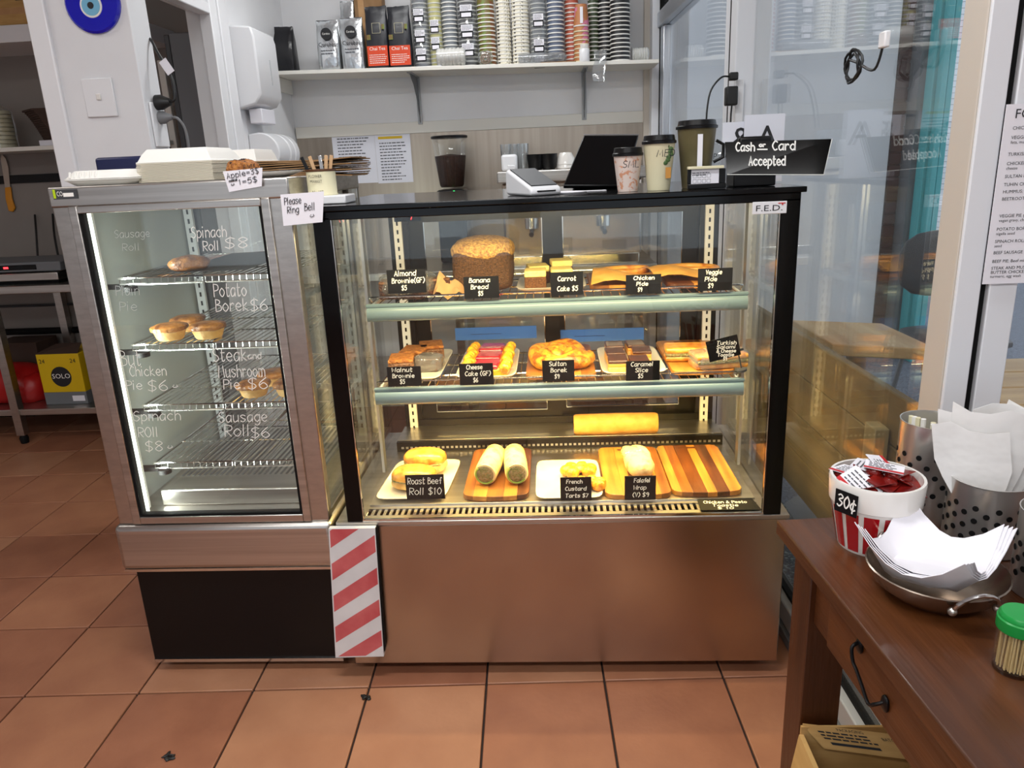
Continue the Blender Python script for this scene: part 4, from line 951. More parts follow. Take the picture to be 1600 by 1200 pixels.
print_text('tin_lettering', [('FLOWER', -.017, .044, .010, .034), ('MARKET', -.014, .032, .009, .030), ('No 107', -.011, .006, .010, .028)], (cx - .004, .14 - rr - .0012, 1.337), X3, Z3, 'ink', tn)
for i, (dx, dy, lean, m_) in enumerate(((-.022, 0, -.35, 'black_satin'), (-.012, .006, -.22, 'black_satin'), (-.006, -.006, -.25, 'stick'), (.004, .004, -.05, 'chrome'), (.012, -.004, .12, 'stick'), (.018, .004, .2, 'stick'))):
    MB().cbox((cx + dx + lean * .03, .14 + dy, 1.337 + .062), (.009, .0025, .07), rotm(ry=lean)).build('stirrer', m_, tn, .001)
# card reader
q = pt(831, 298, 'y', .12)
cr = thing('card_reader', (q.x, .14, TZ), 'white wedge-shaped card reader with grey screen on the display top', 'card reader', rz=R(-14))
side = [(-.075, 0), (-.078, .012), (-.072, .020), (.055, .062), (.066, .060), (.068, .010), (.060, 0)]
MB().ext([(-.042, y, z) for y, z in side][::-1], (.084, 0, 0)).build('reader_body', 'white_gloss', cr, .006, local=True, seg=3)
MB().ext([(-.035, -.066, .0228), (.035, -.066, .0228), (.035, .050, .0612), (-.035, .050, .0612)], (0, -.0008, .0024)).build('screen', 'dark_grey', cr, local=True)
MB().box(-.025, .025, -.0792, -.076, .009, .012).build('card_slot', 'black_matte', cr, local=True)
cr.rotation_euler = (0, 0, R(28))
MB().lathe([(.05, 0), (.052, .003), (.0005, .004)], (.635, .16, TZ), 24).build('coin_dish', 'paper', label='small flat white docket pad beside the card reader', cat='pad')
# point of sale screen, leaning back
ps = thing('till_screen', (.72, .38, TZ), 'black tilted touch-screen till on the display top', 'till')
A4 = [pt(x, y, 'y', yy) for x, y, yy in ((880, 290, .32), (975, 290, .32), (998, 211, .46), (912, 211, .46))]
nv = (A4[1] - A4[0]).cross(A4[3] - A4[0]).normalized()
MB().ext([p - nv * .012 for p in A4], nv * .012).build('screen_case', 'black_satin', ps, .003)
MB().ext([A4[0] + (A4[2] - A4[0]) * f if 0 else (A4[0] + A4[1] + A4[2] + A4[3]) / 4 + (p - (A4[0] + A4[1] + A4[2] + A4[3]) / 4) * .95 for p in A4 for f in (0,)], nv * .0008).build('screen_glass', 'black_gloss', ps)
MB().tube([A4[3] + nv * .001, A4[2] + nv * .001], .0015, 5).build('screen_edge', 'aluminium', ps)
MB().box(.66, .80, .34, .50, TZ, TZ + .012).build('stand_base', 'black_satin', ps, .004)
MB().cbox((.735, .45, TZ + .06), (.05, .02, .11), rotm(rx=R(-25))).build('stand_neck', 'black_satin', ps, .004)
q = pt(900, 300, 'y', .13)
for i, (dx, dy) in enumerate(((0, 0), (.05, .03))): bx('docket', q.x + dx - .03, q.x + dx + .03, .16 + dy, .20 + dy, TZ + .0003, TZ + .0012, 'paper', None, label='thin white docket slip on the display top, ' + ('nearer' if i == 0 else 'farther') + ' one', cat='slip')
# sample cups with black lids
def cup(px0, px1, ptop, Y, m, label, text=None, zb=TZ, lid='black_satin', hh=None):
    q0, q1 = pt(px0, 250, 'y', Y), pt(px1, 250, 'y', Y); r = (q1.x - q0.x) / 2; x = (q0.x + q1.x) / 2; h = pt(px0, ptop, 'y', Y).z - zb
    t = thing('takeaway_cup', (x, Y, zb), label, 'paper cup', 'sample cups on the display top')
    hb = h - .016
    MB().lathe([(r * .68, 0), (r * .70, .004), (r * .98, hb), (r * 1.0, hb + .002), (.0005, hb + .002)], (x, Y, zb), 28).build('cup_body', m, t)
    MB().lathe([(r * 1.05, hb - .003), (r * 1.06, hb + .003), (r * .98, hb + .005), (r * .93, hb + .016), (r * .86, hb + .017), (r * .80, hb + .011), (.0005, hb + .011)], (x, Y, zb), 28).build('cup_lid', lid, t)
    if text: write('lettering', [(text, x - r * .86, zb + hb * .80, .014, r * .95)], (0, Y - r * .965, 0), X3, (0, -.12, 1), 'ink', t, .0016)
    return t, x, r, h
cup(958, 1004, 232, .10, 'cup_pink', 'smallest sample cup, pink-patterned with SML handwritten', 'SML')
t, x, r, h = cup(1004, 1055, 213, .10, 'cup_cream', 'middle sample cup, cream with a potted plant print and MED', 'MED')
for k in range(7): MB().blob((x + r * .45 + random.uniform(-.008, .008), .10 - r * .82, TZ + h * (.5 + .05 * k)), (.006, .0015, .005), 2, 0, 0, 8, 6).build('leaf_print', 'leaf', t)
MB().box(x + r * .3, x + r * .62, .10 - r * .82, .10 - r * .80, TZ + h * .22, TZ + h * .42).build('pot_print', 'pot', t)
t, x, r, h = cup(1057, 1118, 190, .14, 'cup_olive', 'largest sample cup, dark olive with a black lid', None)
bx('paper_strip', x - .006, x + .006, .14 - r * 1.02, .14 - r * .985, TZ + .05, TZ + .125, 'paper', t)
MB().tube([(x + r, .14, TZ + .11), (x + r + .018, .14, TZ + .10), (x + r + .018, .14, TZ + .07), (x + r * .9, .14, TZ + .06)], .004, 8).build('cup_handle', 'black_satin', t)
# small card stand, tip jar, cash or card sign
q = pt(1075, 290, 'y', .06); q1 = pt(1134, 288, 'y', .06)
cs = thing('loyalty_card_stand', (q.x + .03, .06, TZ), 'small clear stand holding a printed card in front of the largest cup', 'card stand')
bx('stand', q.x, q1.x, .055, .075, TZ, TZ + .012, 'black_satin', cs, .002)
bx('stand_back', q.x, q1.x, .066, .074, TZ + .012, TZ + .045, 'black_satin', cs, .001)
bx('printed_card', q.x + .008, q1.x - .016, .0635, .0655, TZ + .008, TZ + .05, 'paper', cs)
bx('card_top', q.x - .001, q1.x - .006, .056, .074, TZ + .0455, TZ + .052, 'cup_cream', cs, .001)
mb = MB()
for i in range(4):
    for j in range(2): xx = q.x + .012 + i * .011; zz = TZ + .014 + j * .012; mb.tube([(xx, .0632, zz), (xx + .008, .0632, zz), (xx + .008, .0632, zz + .008), (xx, .0632, zz + .008)], .0004, 4, closed=True)
mb.build('stamp_boxes', 'grey_ink', cs, kind='stuff')
ruled('printed_lines', 2, .01, .05, .036, .005, .002, (q.x, .0634, TZ), X3, Z3, 'grey_ink', cs)
tj = thing('tip_jar', (1.0, .26, TZ), 'clear tip jar with a handwritten paper label behind the card stand', 'jar')
q = pt(1122, 270, 'y', .26)
MB().lathe([(.045, 0), (.048, .01), (.048, .09), (.042, .10), (.042, .105), (.046, .105)], (q.x, .26, TZ), 24).build('jar_glass', 'tumbler', tj)
write('lettering', [('TIP', 0, 0, .013, .02), ('JAR', .028, .003, .013, .022)], pt(1106, 249, 'y', .21), X3, Z3, 'ink', tj, .0015)
sg = thing('cash_sign', (1.14, .10, TZ), 'black sign handwritten Cash or Card Accepted on a black stand', 'sign')
c = [pt(x, y, 'y', yy) for x, y, yy in ((1136, 273, .09), (1287, 273, .06), (1300, 217, .08), (1133, 222, .11))]
n_ = (c[1] - c[0]).cross(c[3] - c[0]).normalized()
MB().ext([p - n_ * .004 for p in c], n_ * .004).build('sign_board', 'black_gloss', sg)
ux = c[1] - c[0]; uy = c[3] - c[0]
write('lettering', [('Cash', .024, .056, .020, .042), ('or', .078, .066, .009, .013), ('_', .074, .062, .02, .022), ('Card', .108, .058, .021, .050), ('Accepted', .052, .022, .022, .082)], c[0] + n_ * .0004, ux, uy, 'chalk', sg, .0032)
MB().tube([c[0] + n_ * .0005, c[1] + n_ * .0005, c[2] + n_ * .0005], .0009, 4).build('sign_border', 'chalk', sg)
bx('stand_foot', 1.035, 1.135, .09, .17, TZ, TZ + .03, 'black_satin', sg, .003)
bx('stand_arm', 1.05, 1.13, .115, .135, TZ + .03, TZ + .115, 'black_satin', sg, .006)
for (x0, x1, y1, lab, let, lx, ly) in ((1128, 1172, 190, 'left', '&', 8, -14), (1160, 1222, 178, 'right', 'A', 26, -12)):
    a = pt(x0, 235, 'y', .30); b = pt(x1, y1, 'y', .32)
    pn = bx('paper_sheet', a.x, b.x, .30 if lab == 'left' else .29, .301 if lab == 'left' else .291, TZ + .001, b.z, 'paper_cool', None, label='upright white sheet printed with a large %s behind the cash sign' % ('ampersand' if lab == 'left' else 'letter A'), cat='sheet')
    print_text('printed_letter', [(let, (b.x - a.x) * .3, .085, .085)], (a.x, .2995 if lab == 'left' else .2895, TZ), X3, Z3, 'ink', pn)

# ================================================================== BACK COUNTER AND SHELF
SY0, SY1 = 2.2, 2.484
def zs(x): return 1.889 - .0198 * (x + .786)
sh = thing('wall_shelf', (.17, 2.34, 1.85), 'long cream wall shelf crowded with cups and bags', 'shelf')
xa, xb = -.786, 1.147
MB().ext([(xa, SY0, zs(xa)), (xb, SY0, zs(xb)), (xb, SY0, zs(xb) - .018), (xa, SY0, zs(xa) - .018)][::-1], (0, SY1 - SY0, 0)).build('shelf_board', 'cream_paint', sh, .0015)
bx('end_batten', -.80, -.782, SY0 + .01, SY1, 1.80, zs(xa) - .019, 'cream_paint', sh, .002)
for px in (646, 914):
    x = pt(px, 130, 'y', 2.35).x; z = zs(x) - .019
    b_ = bx('bracket', x - .012, x + .012, 2.478, 2.484, z - .24, z, 'grey_rail', sh, .001)
    MB().ext([(x - .002, 2.478, z - .23), (x - .002, 2.478, z - .19), (x - .002, 2.455, z - .17), (x - .002, 2.44, z - .12), (x - .002, 2.39, z - .08), (x - .002, 2.36, z - .05), (x - .002, 2.29, z - .02), (x - .002, 2.26, z - .001), (x - .002, 2.30, z - .001), (x - .002, 2.478, z - .001)], (.004, 0, 0)).build('bracket_web', 'mid_grey', b_)
    bx('bracket_arm', x - .012, x + .012, 2.24, 2.48, z - .004, z, 'grey_rail', b_)
# nested cup stacks, mouths down
def cup_stack(px0, px1, Y, body, label, n=20, top=None, dz=.0195, r=None, rim='cup_white'):
    q0, q1 = pt(px0, 60, 'y', Y), pt(px1, 60, 'y', Y); x = (q0.x + q1.x) / 2; r = (q1.x - q0.x) / 2; z0 = zs(x) + .0005
    R0 = r
    prof = [(R0 * .93, 0), (R0, .001), (R0 * 1.0, .0055), (R0 * .955, .0065), (R0 * .80, .075), (R0 * .78, .078), (.0005, .079)]
    o = MB().lathe(prof, (0, 0, 0), 18, mis=[1, 1, 1, 0, 0, 0]).build('paper_cup', [body, rim], org=(0, 0, 0), label=label, cat='paper cup', group=label.replace('paper cup in the ', '')[:60])
    rn = random.Random(px0)
    for i in range(n):
        c = o if i == 0 else o.copy()
        if i: COL.objects.link(c)
        c.location = (x + rn.uniform(-.0012, .0012), Y + rn.uniform(-.001, .001), z0 + i * dz); c['label'] = label + ', %s up' % nth(i)
    return x, r, z0
ST = [(646, 671, 2.29, 'cup_grey', 'grey-banded paper cup in the wrapped stack beside the chai bags', 19),
      (671, 692, 2.29, 'cup_yellow', 'yellow-banded paper cup in the second stack from the chai bags', 19),
      (692, 716, 2.29, 'cup_grey', 'pale grey-banded paper cup in the third stack from the chai bags', 19),
      (717, 747, 2.29, 'cup_black', 'black-striped paper cup in the wrapped stack behind the white lid roll', 19),
      (747, 775, 2.28, 'cup_green', 'green and brown banded paper cup in the stack behind the coiled bag', 15),
      (775, 799, 2.30, 'cup_dots', 'bold black-dotted paper cup in the stack left of the fine-dotted one', 19),
      (800, 828, 2.29, 'cup_dots', 'fine-dotted cream paper cup in the stack above the plastic sleeve', 19),
      (829, 855, 2.29, 'cup_grey', 'grey-striped paper cup in the wrapped stack with a barcode label', 19),
      (855, 882, 2.28, 'cup_blue', 'blue-grey striped paper cup in the stack left of the red-banded one', 19),
      (882, 905, 2.32, 'cup_red', 'red-banded paper cup in the stack behind the brown floral cup', 19),
      (918, 936, 2.33, 'cup_darkgreen', 'dark green banded paper cup in the stack right of the floral cup', 19),
      (934, 958, 2.33, 'cup_black', 'black-striped paper cup in the rear stack near the plastic bag', 19),
      (953, 985, 2.26, 'cup_black', 'black-striped paper cup in the front stack at the right shelf end', 19)]
SX = []
for i, (a, b, Y, m_, lab, n) in enumerate(ST): SX.append(cup_stack(a, b, Y, m_, lab, n, dz=.0168 if i in (5, 6) else .0195))
x, r, z0 = cup_stack(896, 921, 2.25, 'cup_kraft', 'orange-rimmed kraft paper cup in the short front stack', 8, rim='cup_cream')
o = MB().lathe([(r * .98, 0), (r, .002), (r * .99, .006), (r * .74, .10), (.0005, .10)], (0, 0, 0), 20, mis=[1, 1, 0, 0]).build('paper_cup', ['cup_kraft', 'cup_white'], org=(0, 0, 0), label='tall brown floral paper cup upside down on the short kraft stack', cat='paper cup'); o.location = (x, 2.25, z0 + 8 * .0195 + .006)
bx('paper_strip', -.007, .007, -r * .985, -r * .93, .012, .085, 'paper', o, local=True)
# printed sleeve labels on the wrapped stacks
for k, zz in ((0, (.06, .145, .24)), (1, (.11, .19)), (3, (.075, .16, .25)), (7, (.01, .085, .20))):
    x, r, z0 = SX[k]
    s_ = thing('plastic_sleeve', (x, ST[k][2], z0), 'clear plastic sleeve with barcode labels on the %s cup stack' % ['grey-banded first', 'yellow-banded second', '', 'black-striped fourth', '', '', '', 'grey-striped eighth'][k], 'plastic sleeve', 'clear sleeves on cup stacks')
    MB().lathe([(r * 1.09, .01), (r * 1.10, .12), (r * 1.09, .36), (r * 1.07, .37)], (x, ST[k][2], z0), 16).build('sleeve_film', 'clear_plastic', s_)
    for z_ in zz:
        yy = ST[k][2] - r * 1.12
        l_ = bx('sleeve_label', x - r * .62, x + r * .62, yy - .001, yy, z0 + z_ - .03, z0 + z_, 'black_card', s_)
        bx('label_white', x - r * .5, x + r * .5, yy - .0016, yy - .001, z0 + z_ - .026, z0 + z_ - .008, 'paper', l_)
        bx('label_head', x - r * .6, x + r * .6, yy - .0016, yy - .0002, z0 + z_, z0 + z_ + .028, 'paper', l_)
        ruled('label_print', 4, x - r * .5, x + r * .5, z0 + z_ + .021, .006, .0022, (0, yy - .0016, 0), X3, Z3, 'grey_ink', l_, k)
# bags
def bag(px0, px1, ptop, Y, m, label, name='coffee_bag', d=.07, lean=0, top='fold'):
    q0, q1 = pt(px0, 100, 'y', Y), pt(px1, 100, 'y', Y); w = q1.x - q0.x; x = (q0.x + q1.x) / 2; z0 = zs(x) + .0005; h = pt((px0 + px1) / 2, ptop, 'y', Y).z - z0
    t = thing(name, (x, Y, z0), label, 'bag'); N = 20; vs = []; rows = [(0, .94, 1), (.03, 1, 1.05), (.4, 1, 1.05), (.72, .98, .8), (.88, .94, .22), (.97, .96, .10), (1.0, .95, .10)]
    rn = random.Random(px0)
    for f, wx, wy in rows:
        for i in range(N):
            a = 2 * math.pi * (i + .5) / N; ca, sa = math.cos(a), math.sin(a); k = (abs(ca) ** 6 + abs(sa) ** 6) ** (-1 / 6)
            vs.append((x + ca * k * w / 2 * wx + rn.uniform(-.0016, .0016), Y + sa * k * d / 2 * wy + rn.uniform(-.002, .002), z0 + f * h + (rn.uniform(-.004, .004) if f > .9 else 0)))
    fs = [(k * N + i, k * N + (i + 1) % N, (k + 1) * N + (i + 1) % N, (k + 1) * N + i) for k in range(len(rows) - 1) for i in range(N)] + [tuple(range(N))[::-1], tuple((len(rows) - 1) * N + i for i in range(N))]
    MB().add(vs, fs).build('bag_body', m, t, ang=60)
    return t, x, w, z0, h, Y - d / 2 * 1.05
t, *_ = bag(427, 465, 42, 2.36, 'black_bag', 'plain black folded coffee bag alone at the left shelf end', d=.10)
t, x, w, z0, h, yf = bag(500, 535, 32, 2.28, 'silver_foil', 'silver foil bag with black round logo, left of the pair')
def sl(t, x, w, z0, h, yf):
    MB().lathe([(w * .24, 0), (w * .24, .001), (.0005, .001)], (0, 0, 0), 20).build('logo_disc', 'ink', t, local=True)
    d = t.children[-1]; d.rotation_euler = (R(90), 0, 0); d.location = (0, yf - wloc(t).y - .002, h * .72)
    print_text('logo_name', [('Cerebos', -w * .38, h * .47, h * .12, w * .76)], (x, yf - .0035, z0), X3, Z3, 'ink', t)
    print_text('logo_small', [('Cerebos', -w * .17, h * .70, h * .06, w * .34)], (x, yf - .0045, z0), X3, Z3, 'chalk', t)
    ruled('printed_lines', 2, -w * .3, w * .3, h * .38, h * .06, h * .02, (x, yf - .0035, z0), X3, Z3, 'grey_ink', t, 4)
sl(t, x, w, z0, h, yf)
r_ = bag(537, 573, 28, 2.27, 'silver_foil', 'silver foil bag with black round logo, right of the pair'); sl(*r_)
bag(540, 562, 2, 2.40, 'silver_foil', 'crumpled silver foil bag standing behind the pair')
def chai(r_):
    t, x, w, z0, h, yf = r_
    bx('orange_panel', x - w * .46, x + w * .46, yf - .002, yf - .0005, z0 + h * .04, z0 + h * .36, 'chai_orange', t)
    print_text('tea_name', [('Chai Tea', -w * .36, h * .29, h * .075, w * .72)], (x, yf - .0022, z0), X3, Z3, 'chalk', t)
    ruled('printed_lines', 5, -w * .38, w * .4, h * .21, h * .032, h * .010, (x, yf - .0022, z0), X3, Z3, 'chalk', t, 7)
    MB().tube([(x - w * .16, yf - .002, z0 + h * .56), (x + w * .2, yf - .002, z0 + h * .56), (x + w * .2, yf - .002, z0 + h * .72), (x - w * .16, yf - .002, z0 + h * .72)], .0012, 4, closed=True).build('logo_frame', 'cup_cream', t)
    bx('logo_patch', x + w * .26, x + w * .40, yf - .002, yf - .0005, z0 + h * .62, z0 + h * .70, 'cup_green', t)
    bx('logo_patch', x - w * .44, x - w * .26, yf - .002, yf - .0005, z0 + h * .46, z0 + h * .54, 'cup_green', t)
chai(bag(577, 611, 10, 2.26, 'chai_black', 'black chai tea bag with orange panel, left of the pair', 'tea_bag'))
chai(bag(611, 646, 10, 2.26, 'chai_black', 'black chai tea bag with orange panel, right of the pair', 'tea_bag'))
q0, q1 = pt(557, 20, 'y', 2.42), pt(600, 20, 'y', 2.42)
cb = thing('carton', (q0.x, 2.42, zs(q0.x)), 'plain brown carton standing behind the foil and chai bags', 'box')
bx('carton_body', q0.x, q1.x, 2.38, 2.47, zs(q0.x) + .0005, 2.28, 'kraft', cb, .002); bx('carton_tape', q0.x + .02, q0.x + .05, 2.379, 2.38, zs(q0.x) + .01, 2.279, 'kraft_light', cb)
# odds and ends along the shelf edge
def lidroll(px0, px1, py, Y, label, m='foam', axis_y=.0, n=7, rz=0):
    q0, q1 = pt(px0, py, 'y', Y), pt(px1, py, 'y', Y); r = pt(px0, py, 'y', Y).z - zs(q0.x); L = q1.x - q0.x; x = (q0.x + q1.x) / 2
    t = thing('lid_sleeve', (x, Y, zs(x)), label, 'lids')
    for i in range(n):
        o = MB().lathe([(.9, 0), (1, .03), (1, .06), (.85, .1), (.8, .12), (.001, .12)], (0, 0, 0), 18).build('lid', m, t, local=True); s_ = r
        o.scale = (s_, s_, L / n / .1); o.rotation_euler = (R(90) + 0, R(90) - R(90), rz); o.rotation_euler = (0, R(90), rz); o.location = (-L / 2 + i * L / n, 0, r)
    MB().lathe([(r * 1.02, -L * .52), (r * 1.04, 0), (r * 1.02, L * .5), (r * .5, L * .58)], (0, 0, 0), 16).build('sleeve_film', 'clear_plastic', t, local=True)
    o = t.children[-1]; o.rotation_euler = (0, R(90), rz); o.location = (0, 0, r * 1.03)
lidroll(684, 726, 90, 2.235, 'white lids in a clear sleeve lying before the yellow stack')
lidroll(987, 1012, 86, 2.29, 'clear lids in a sleeve lying at the right shelf end', 'cup_white')
lidroll(811, 880, 92, 2.225, 'long clear sleeve of lids lying before the dotted stacks', 'clear_plastic', n=9)
q = pt(758, 90, 'y', 2.23)
t = thing('coil_bag', (q.x, 2.23, zs(q.x)), 'small clear bag with a brown coiled ribbon before the green stack', 'bag')
MB().tube([(math.cos(i * .5) * (.006 + .0008 * i), 0, .032 + math.sin(i * .5) * (.006 + .0008 * i)) for i in range(30)], .004, 6).build('ribbon_coil', 'kraft', t, local=True)
MB().blob((0, 0, .034), (.038, .022, .034), 2.4, .12, 3, 16, 10).build('clear_bag', 'clear_plastic', t, local=True)
q = pt(913, 93, 'y', 2.225)
t = thing('white_bottle', (q.x, 2.225, zs(q.x)), 'small white plastic bottle standing on the shelf edge', 'bottle')
MB().lathe([(.026, 0), (.027, .004), (.027, .055), (.022, .062), (.0005, .062)], (0, 0, 0), 18).build('bottle_body', 'white_gloss', t, local=True)
MB().lathe([(.022, .06), (.023, .062), (.023, .08), (.0005, .081)], (0, 0, 0), 18).build('bottle_cap', 'white_glaze', t, local=True)
q = pt(938, 96, 'y', 2.22); rn = random.Random(2); g = []
for i in range(8):
    yy, zz = (2.27 - i * .02, zs(q.x) + .055 - .004 * i) if i < 4 else (2.194 - .002 * i, zs(q.x) + .03 - (i - 3) * .032)
    g.append([(q.x - .03 + j * .012 + rn.uniform(-.004, .004) - (i > 4) * .01, yy + rn.uniform(-.006, .004) - .004, zz + rn.uniform(-.006, .008)) for j in range(6)])
MB().sheet(g, .0006).build('plastic_bag', 'clear_plastic', label='crumpled clear plastic bag hanging over the shelf edge', cat='plastic bag')
bx('flat_lid', pt(617, 106, 'y', 2.215).x, pt(690, 103, 'y', 2.215).x, 2.203, 2.24, zs(.2) - .002, zs(.2) + .006, 'white_gloss', None, label='flat white strip lying on the shelf edge before the chai bags', cat='strip')
bx('cardboard_sheet', pt(845, 97, 'y', 2.215).x, pt(900, 96, 'y', 2.215).x, 2.205, 2.30, zs(.7) - .001, zs(.7) + .005, 'kraft', None, label='flat brown cardboard sheet under the lid sleeve', cat='cardboard')
# back bench with what stands on it
bn = thing('back_bench', (.2, 2.2, 0), 'stainless steel back bench along the rear wall', 'bench')
bx('bench_top', -.79, 1.10, 1.85, 2.485, .86, .90, 'steel', bn, .004)
bx('bench_shelf', -.75, 1.05, 1.9, 2.45, .30, .33, 'steel', bn)
for x in (-.74, .1, 1.0):
    for y in (1.9, 2.4): bx('leg', x, x + .04, y, y + .04, 0, .86, 'steel_side', bn)
em = thing('coffee_machine', (.68, 2.2, .90), 'stainless espresso machine on the back bench behind the display', 'coffee machine')
bx('machine_body', .36, 1.04, 1.98, 2.42, .93, 1.30, 'steel_panel', em, .012); bx('cup_tray', .34, 1.06, 1.95, 2.44, 1.30, 1.355, 'steel', em, .006)
bx('drip_tray', .38, 1.02, 1.90, 2.0, .90, .95, 'chrome', em, .004)
for x in (.5, .85): MB().lathe([(.035, 0), (.035, .05), (.02, .06)], (x, 1.965, 1.08), 16).build('group_head', 'chrome', em); MB().tube([(x, 1.96, 1.07), (x, 1.84, 1.06)], .012, 8).build('portafilter_handle', 'black_satin', em)
for x in (.42, .96): MB().lathe([(.018, 0), (.018, .04)], (x, 2.2, .90), 10).build('machine_foot', 'black_matte', em)
# grinder
x = pt(704, 250, 'y', 2.25).x
gd = thing('coffee_grinder', (x, 2.25, .90), 'coffee grinder with a clear hopper full of dark ground beans', 'grinder')
bx('grinder_body', x - .075, x + .075, 2.16, 2.36, .90, 1.275, 'black_satin', gd, .015)
zt = pt(704, 213, 'y', 2.25).z; zb = 1.285; rr = .092
MB().lathe([(.060, zb), (.066, zb + .01), (rr, zt - .015), (rr, zt - .008)], (x, 2.25, 0), 28).build('hopper', 'glass_clear', gd)
MB().lathe([(rr * 1.03, zt - .010), (rr * 1.04, zt), (rr * .95, zt + .004), (.0005, zt + .005)], (x, 2.25, 0), 28).build('hopper_lid', 'black_satin', gd)
MB().lathe([(.056, zb + .002), (.063, zb + .012), (.082, zb + (zt - zb) * .62), (.0005, zb + (zt - zb) * .66)], (x, 2.25, 0), 28).build('coffee_grounds', 'coffee', gd)
q = pt(709, 294, 'y', 2.155); MB().lathe([(.008, 0), (.006, .003), (.0005, .003)], (0, 0, 0), 12).build('power_light', 'green_led', gd, local=True)
o = gd.children[-1]; o.rotation_euler = (R(90), 0, 0); o.location = Vector((q.x, 2.158, min(q.z, 1.262))) - gd.location
# timer box, glasses and cups on the machine
q = pt(800, 280, 'y', 2.02)
tm = thing('water_dispenser', (q.x, 2.03, 1.355), 'white jug and timer with a small brown display beside the glasses', 'dispenser')
zq = lambda py: pt(800, py, 'y', 2.02).z
bx('timer_box', pt(783, 0, 'y', 2.0).x + .0, pt(806, 280, 'y', 2.0).x, 1.938, 1.948, zq(280), zq(258), 'white_gloss', tm, .003)
bx('timer_screen', pt(785, 270, 'y', 1.99).x, pt(801, 270, 'y', 1.99).x, 1.936, 1.938, zq(270), zq(261), 'coffee', tm)
for k in range(3): xx = pt(787 + k * 6, 274, 'y', 1.989).x; MB().lathe([(.005, 0), (.005, .002), (.0005, .002)], (0, 0, 0), 10).build('timer_button', 'navy', tm, local=True); tm.children[-1].rotation_euler = (R(90), 0, 0); tm.children[-1].location = Vector((xx, 1.938, zq(274))) - tm.location
bx('jug', pt(783, 250, 'y', 2.03).x, pt(808, 250, 'y', 2.03).x, 2.03, 2.10, 1.3555, zq(241), 'white_gloss', tm, .012)
for i, (px, Y) in enumerate(((791, 2.16), (804, 2.16), (817, 2.14), (811, 2.26))):
    x = pt(px, 240, 'y', Y).x
    MB().lathe([(.026, 0), (.027, .002), (.031, .13), (.029, .13), (.024, .008), (.0005, .008)], (x, Y, 1.3555), 16).build('glass_tumbler', 'tumbler', label='clear glass tumbler behind the white jug, number %s from the left' % ['one', 'two', 'four', 'three'][i], cat='glass', group='tumblers on the coffee machine')
for i, (px, m_, d) in enumerate(((837, 'black_satin', 'left'), (857, 'black_satin', 'right'))):
    x = pt(px, 250, 'y', 2.1).x
    MB().lathe([(.030, 0), (.038, .01), (.046, .075), (.044, .075), (.036, .012), (.0005, .010)], (x, 2.10, 1.3555), 22).build('black_mug', m_, label='glossy black cup behind the card reader, %s of two' % d, cat='cup', group='black cups')
x = pt(884, 250, 'y', 2.12).x
for k in range(2):
    MB().lathe([(.048, 0), (.05, .003), (.046, .03), (.03, .058), (.022, .06), (.0005, .058)], (x, 2.12, 1.3555 + k * .018), 22).build('white_cup', 'white_glaze', label='upturned white cup by the till screen, %s of the nested two' % ('lower' if k == 0 else 'upper'), cat='cup', group='nested white cups')
# typed sheets on the backsplash
YB = 2.4915
for (xa_, ya_, xb_, yb_, d, hl) in ((526, 206, 584, 288, 'left', 0), (584, 205, 640, 287, 'right', 1)):
    a, b = pt(xa_, yb_, 'y', YB), pt(xb_, ya_, 'y', YB)
    if hl: a.x = lastx
    lastx = b.x + .001; w, h = b.x - a.x, b.z - a.z
    ps_ = bx('typed_sheet', a.x, b.x, YB - .001, YB, a.z, b.z, 'paper_cool', None, label='typed white instruction sheet on the backsplash, %s of two' % d, cat='sheet', group='typed sheets')
    if hl: bx('highlight', a.x + w * .1, a.x + w * .78, YB - .0014, YB - .001, a.z + h * .87, a.z + h * .92, 'yellow_box', ps_)
    ruled('typed_lines', 13, w * .12, w * .86, h * (.78 if hl else .88), h * .06, h * .02, (a.x, YB - .0012, a.z), X3, Z3, 'grey_ink', ps_, 3 + hl)
# dispensers on the left wall
XW = -.7995
q0, q1 = pt(358, 110, 'x', XW), pt(412, 110, 'x', XW)
dp = thing('towel_dispenser', (-.74, (q0.y + q1.y) / 2, 1.70), 'white paper towel dispenser on the left wall by the doorway', 'dispenser')
y0, y1 = 1.74, 2.02
MB().ext([(XW, 0, 1.68), (-.72, 0, 1.70), (-.69, 0, 1.74), (-.69, 0, 1.98), (-.70, 0, 2.02), (XW, 0, 2.03)], (0, y1 - y0, 0)).build('dispenser_case', 'white_gloss', dp, .008, local=True)
o = dp.children[-1]; o.location = (-dp.location.x, y0 - dp.location.y, -dp.location.z)
bx('slot_mark', -.691, -.6885, 1.90, 1.91, 1.79, 1.90, 'light_grey', dp)
bx('towel_tail', -.78, -.72, 1.80, 1.97, 1.62, 1.685, 'paper', dp, .004)
jd = thing('roll_dispenser', (-.74, 1.95, 1.46), 'white round-fronted double roll dispenser on the left wall', 'dispenser')
for k, (ya, yb) in enumerate(((1.80, 1.95), (1.965, 2.03), (2.04, 2.10))):
    N = 16; out = [(XW, ya, 1.40), (XW, ya, 1.58)] + [(XW + .05 + .09 * math.sin(math.pi * i / N), ya, 1.49 + .09 * math.cos(math.pi * i / N)) for i in range(N + 1)]
    out = [(XW, ya, 1.405)] + [(XW, ya, 1.575)] + out[2:]
    MB().ext(out, (0, yb - ya, 0)).build('drum', ['white_gloss'], jd, .006)
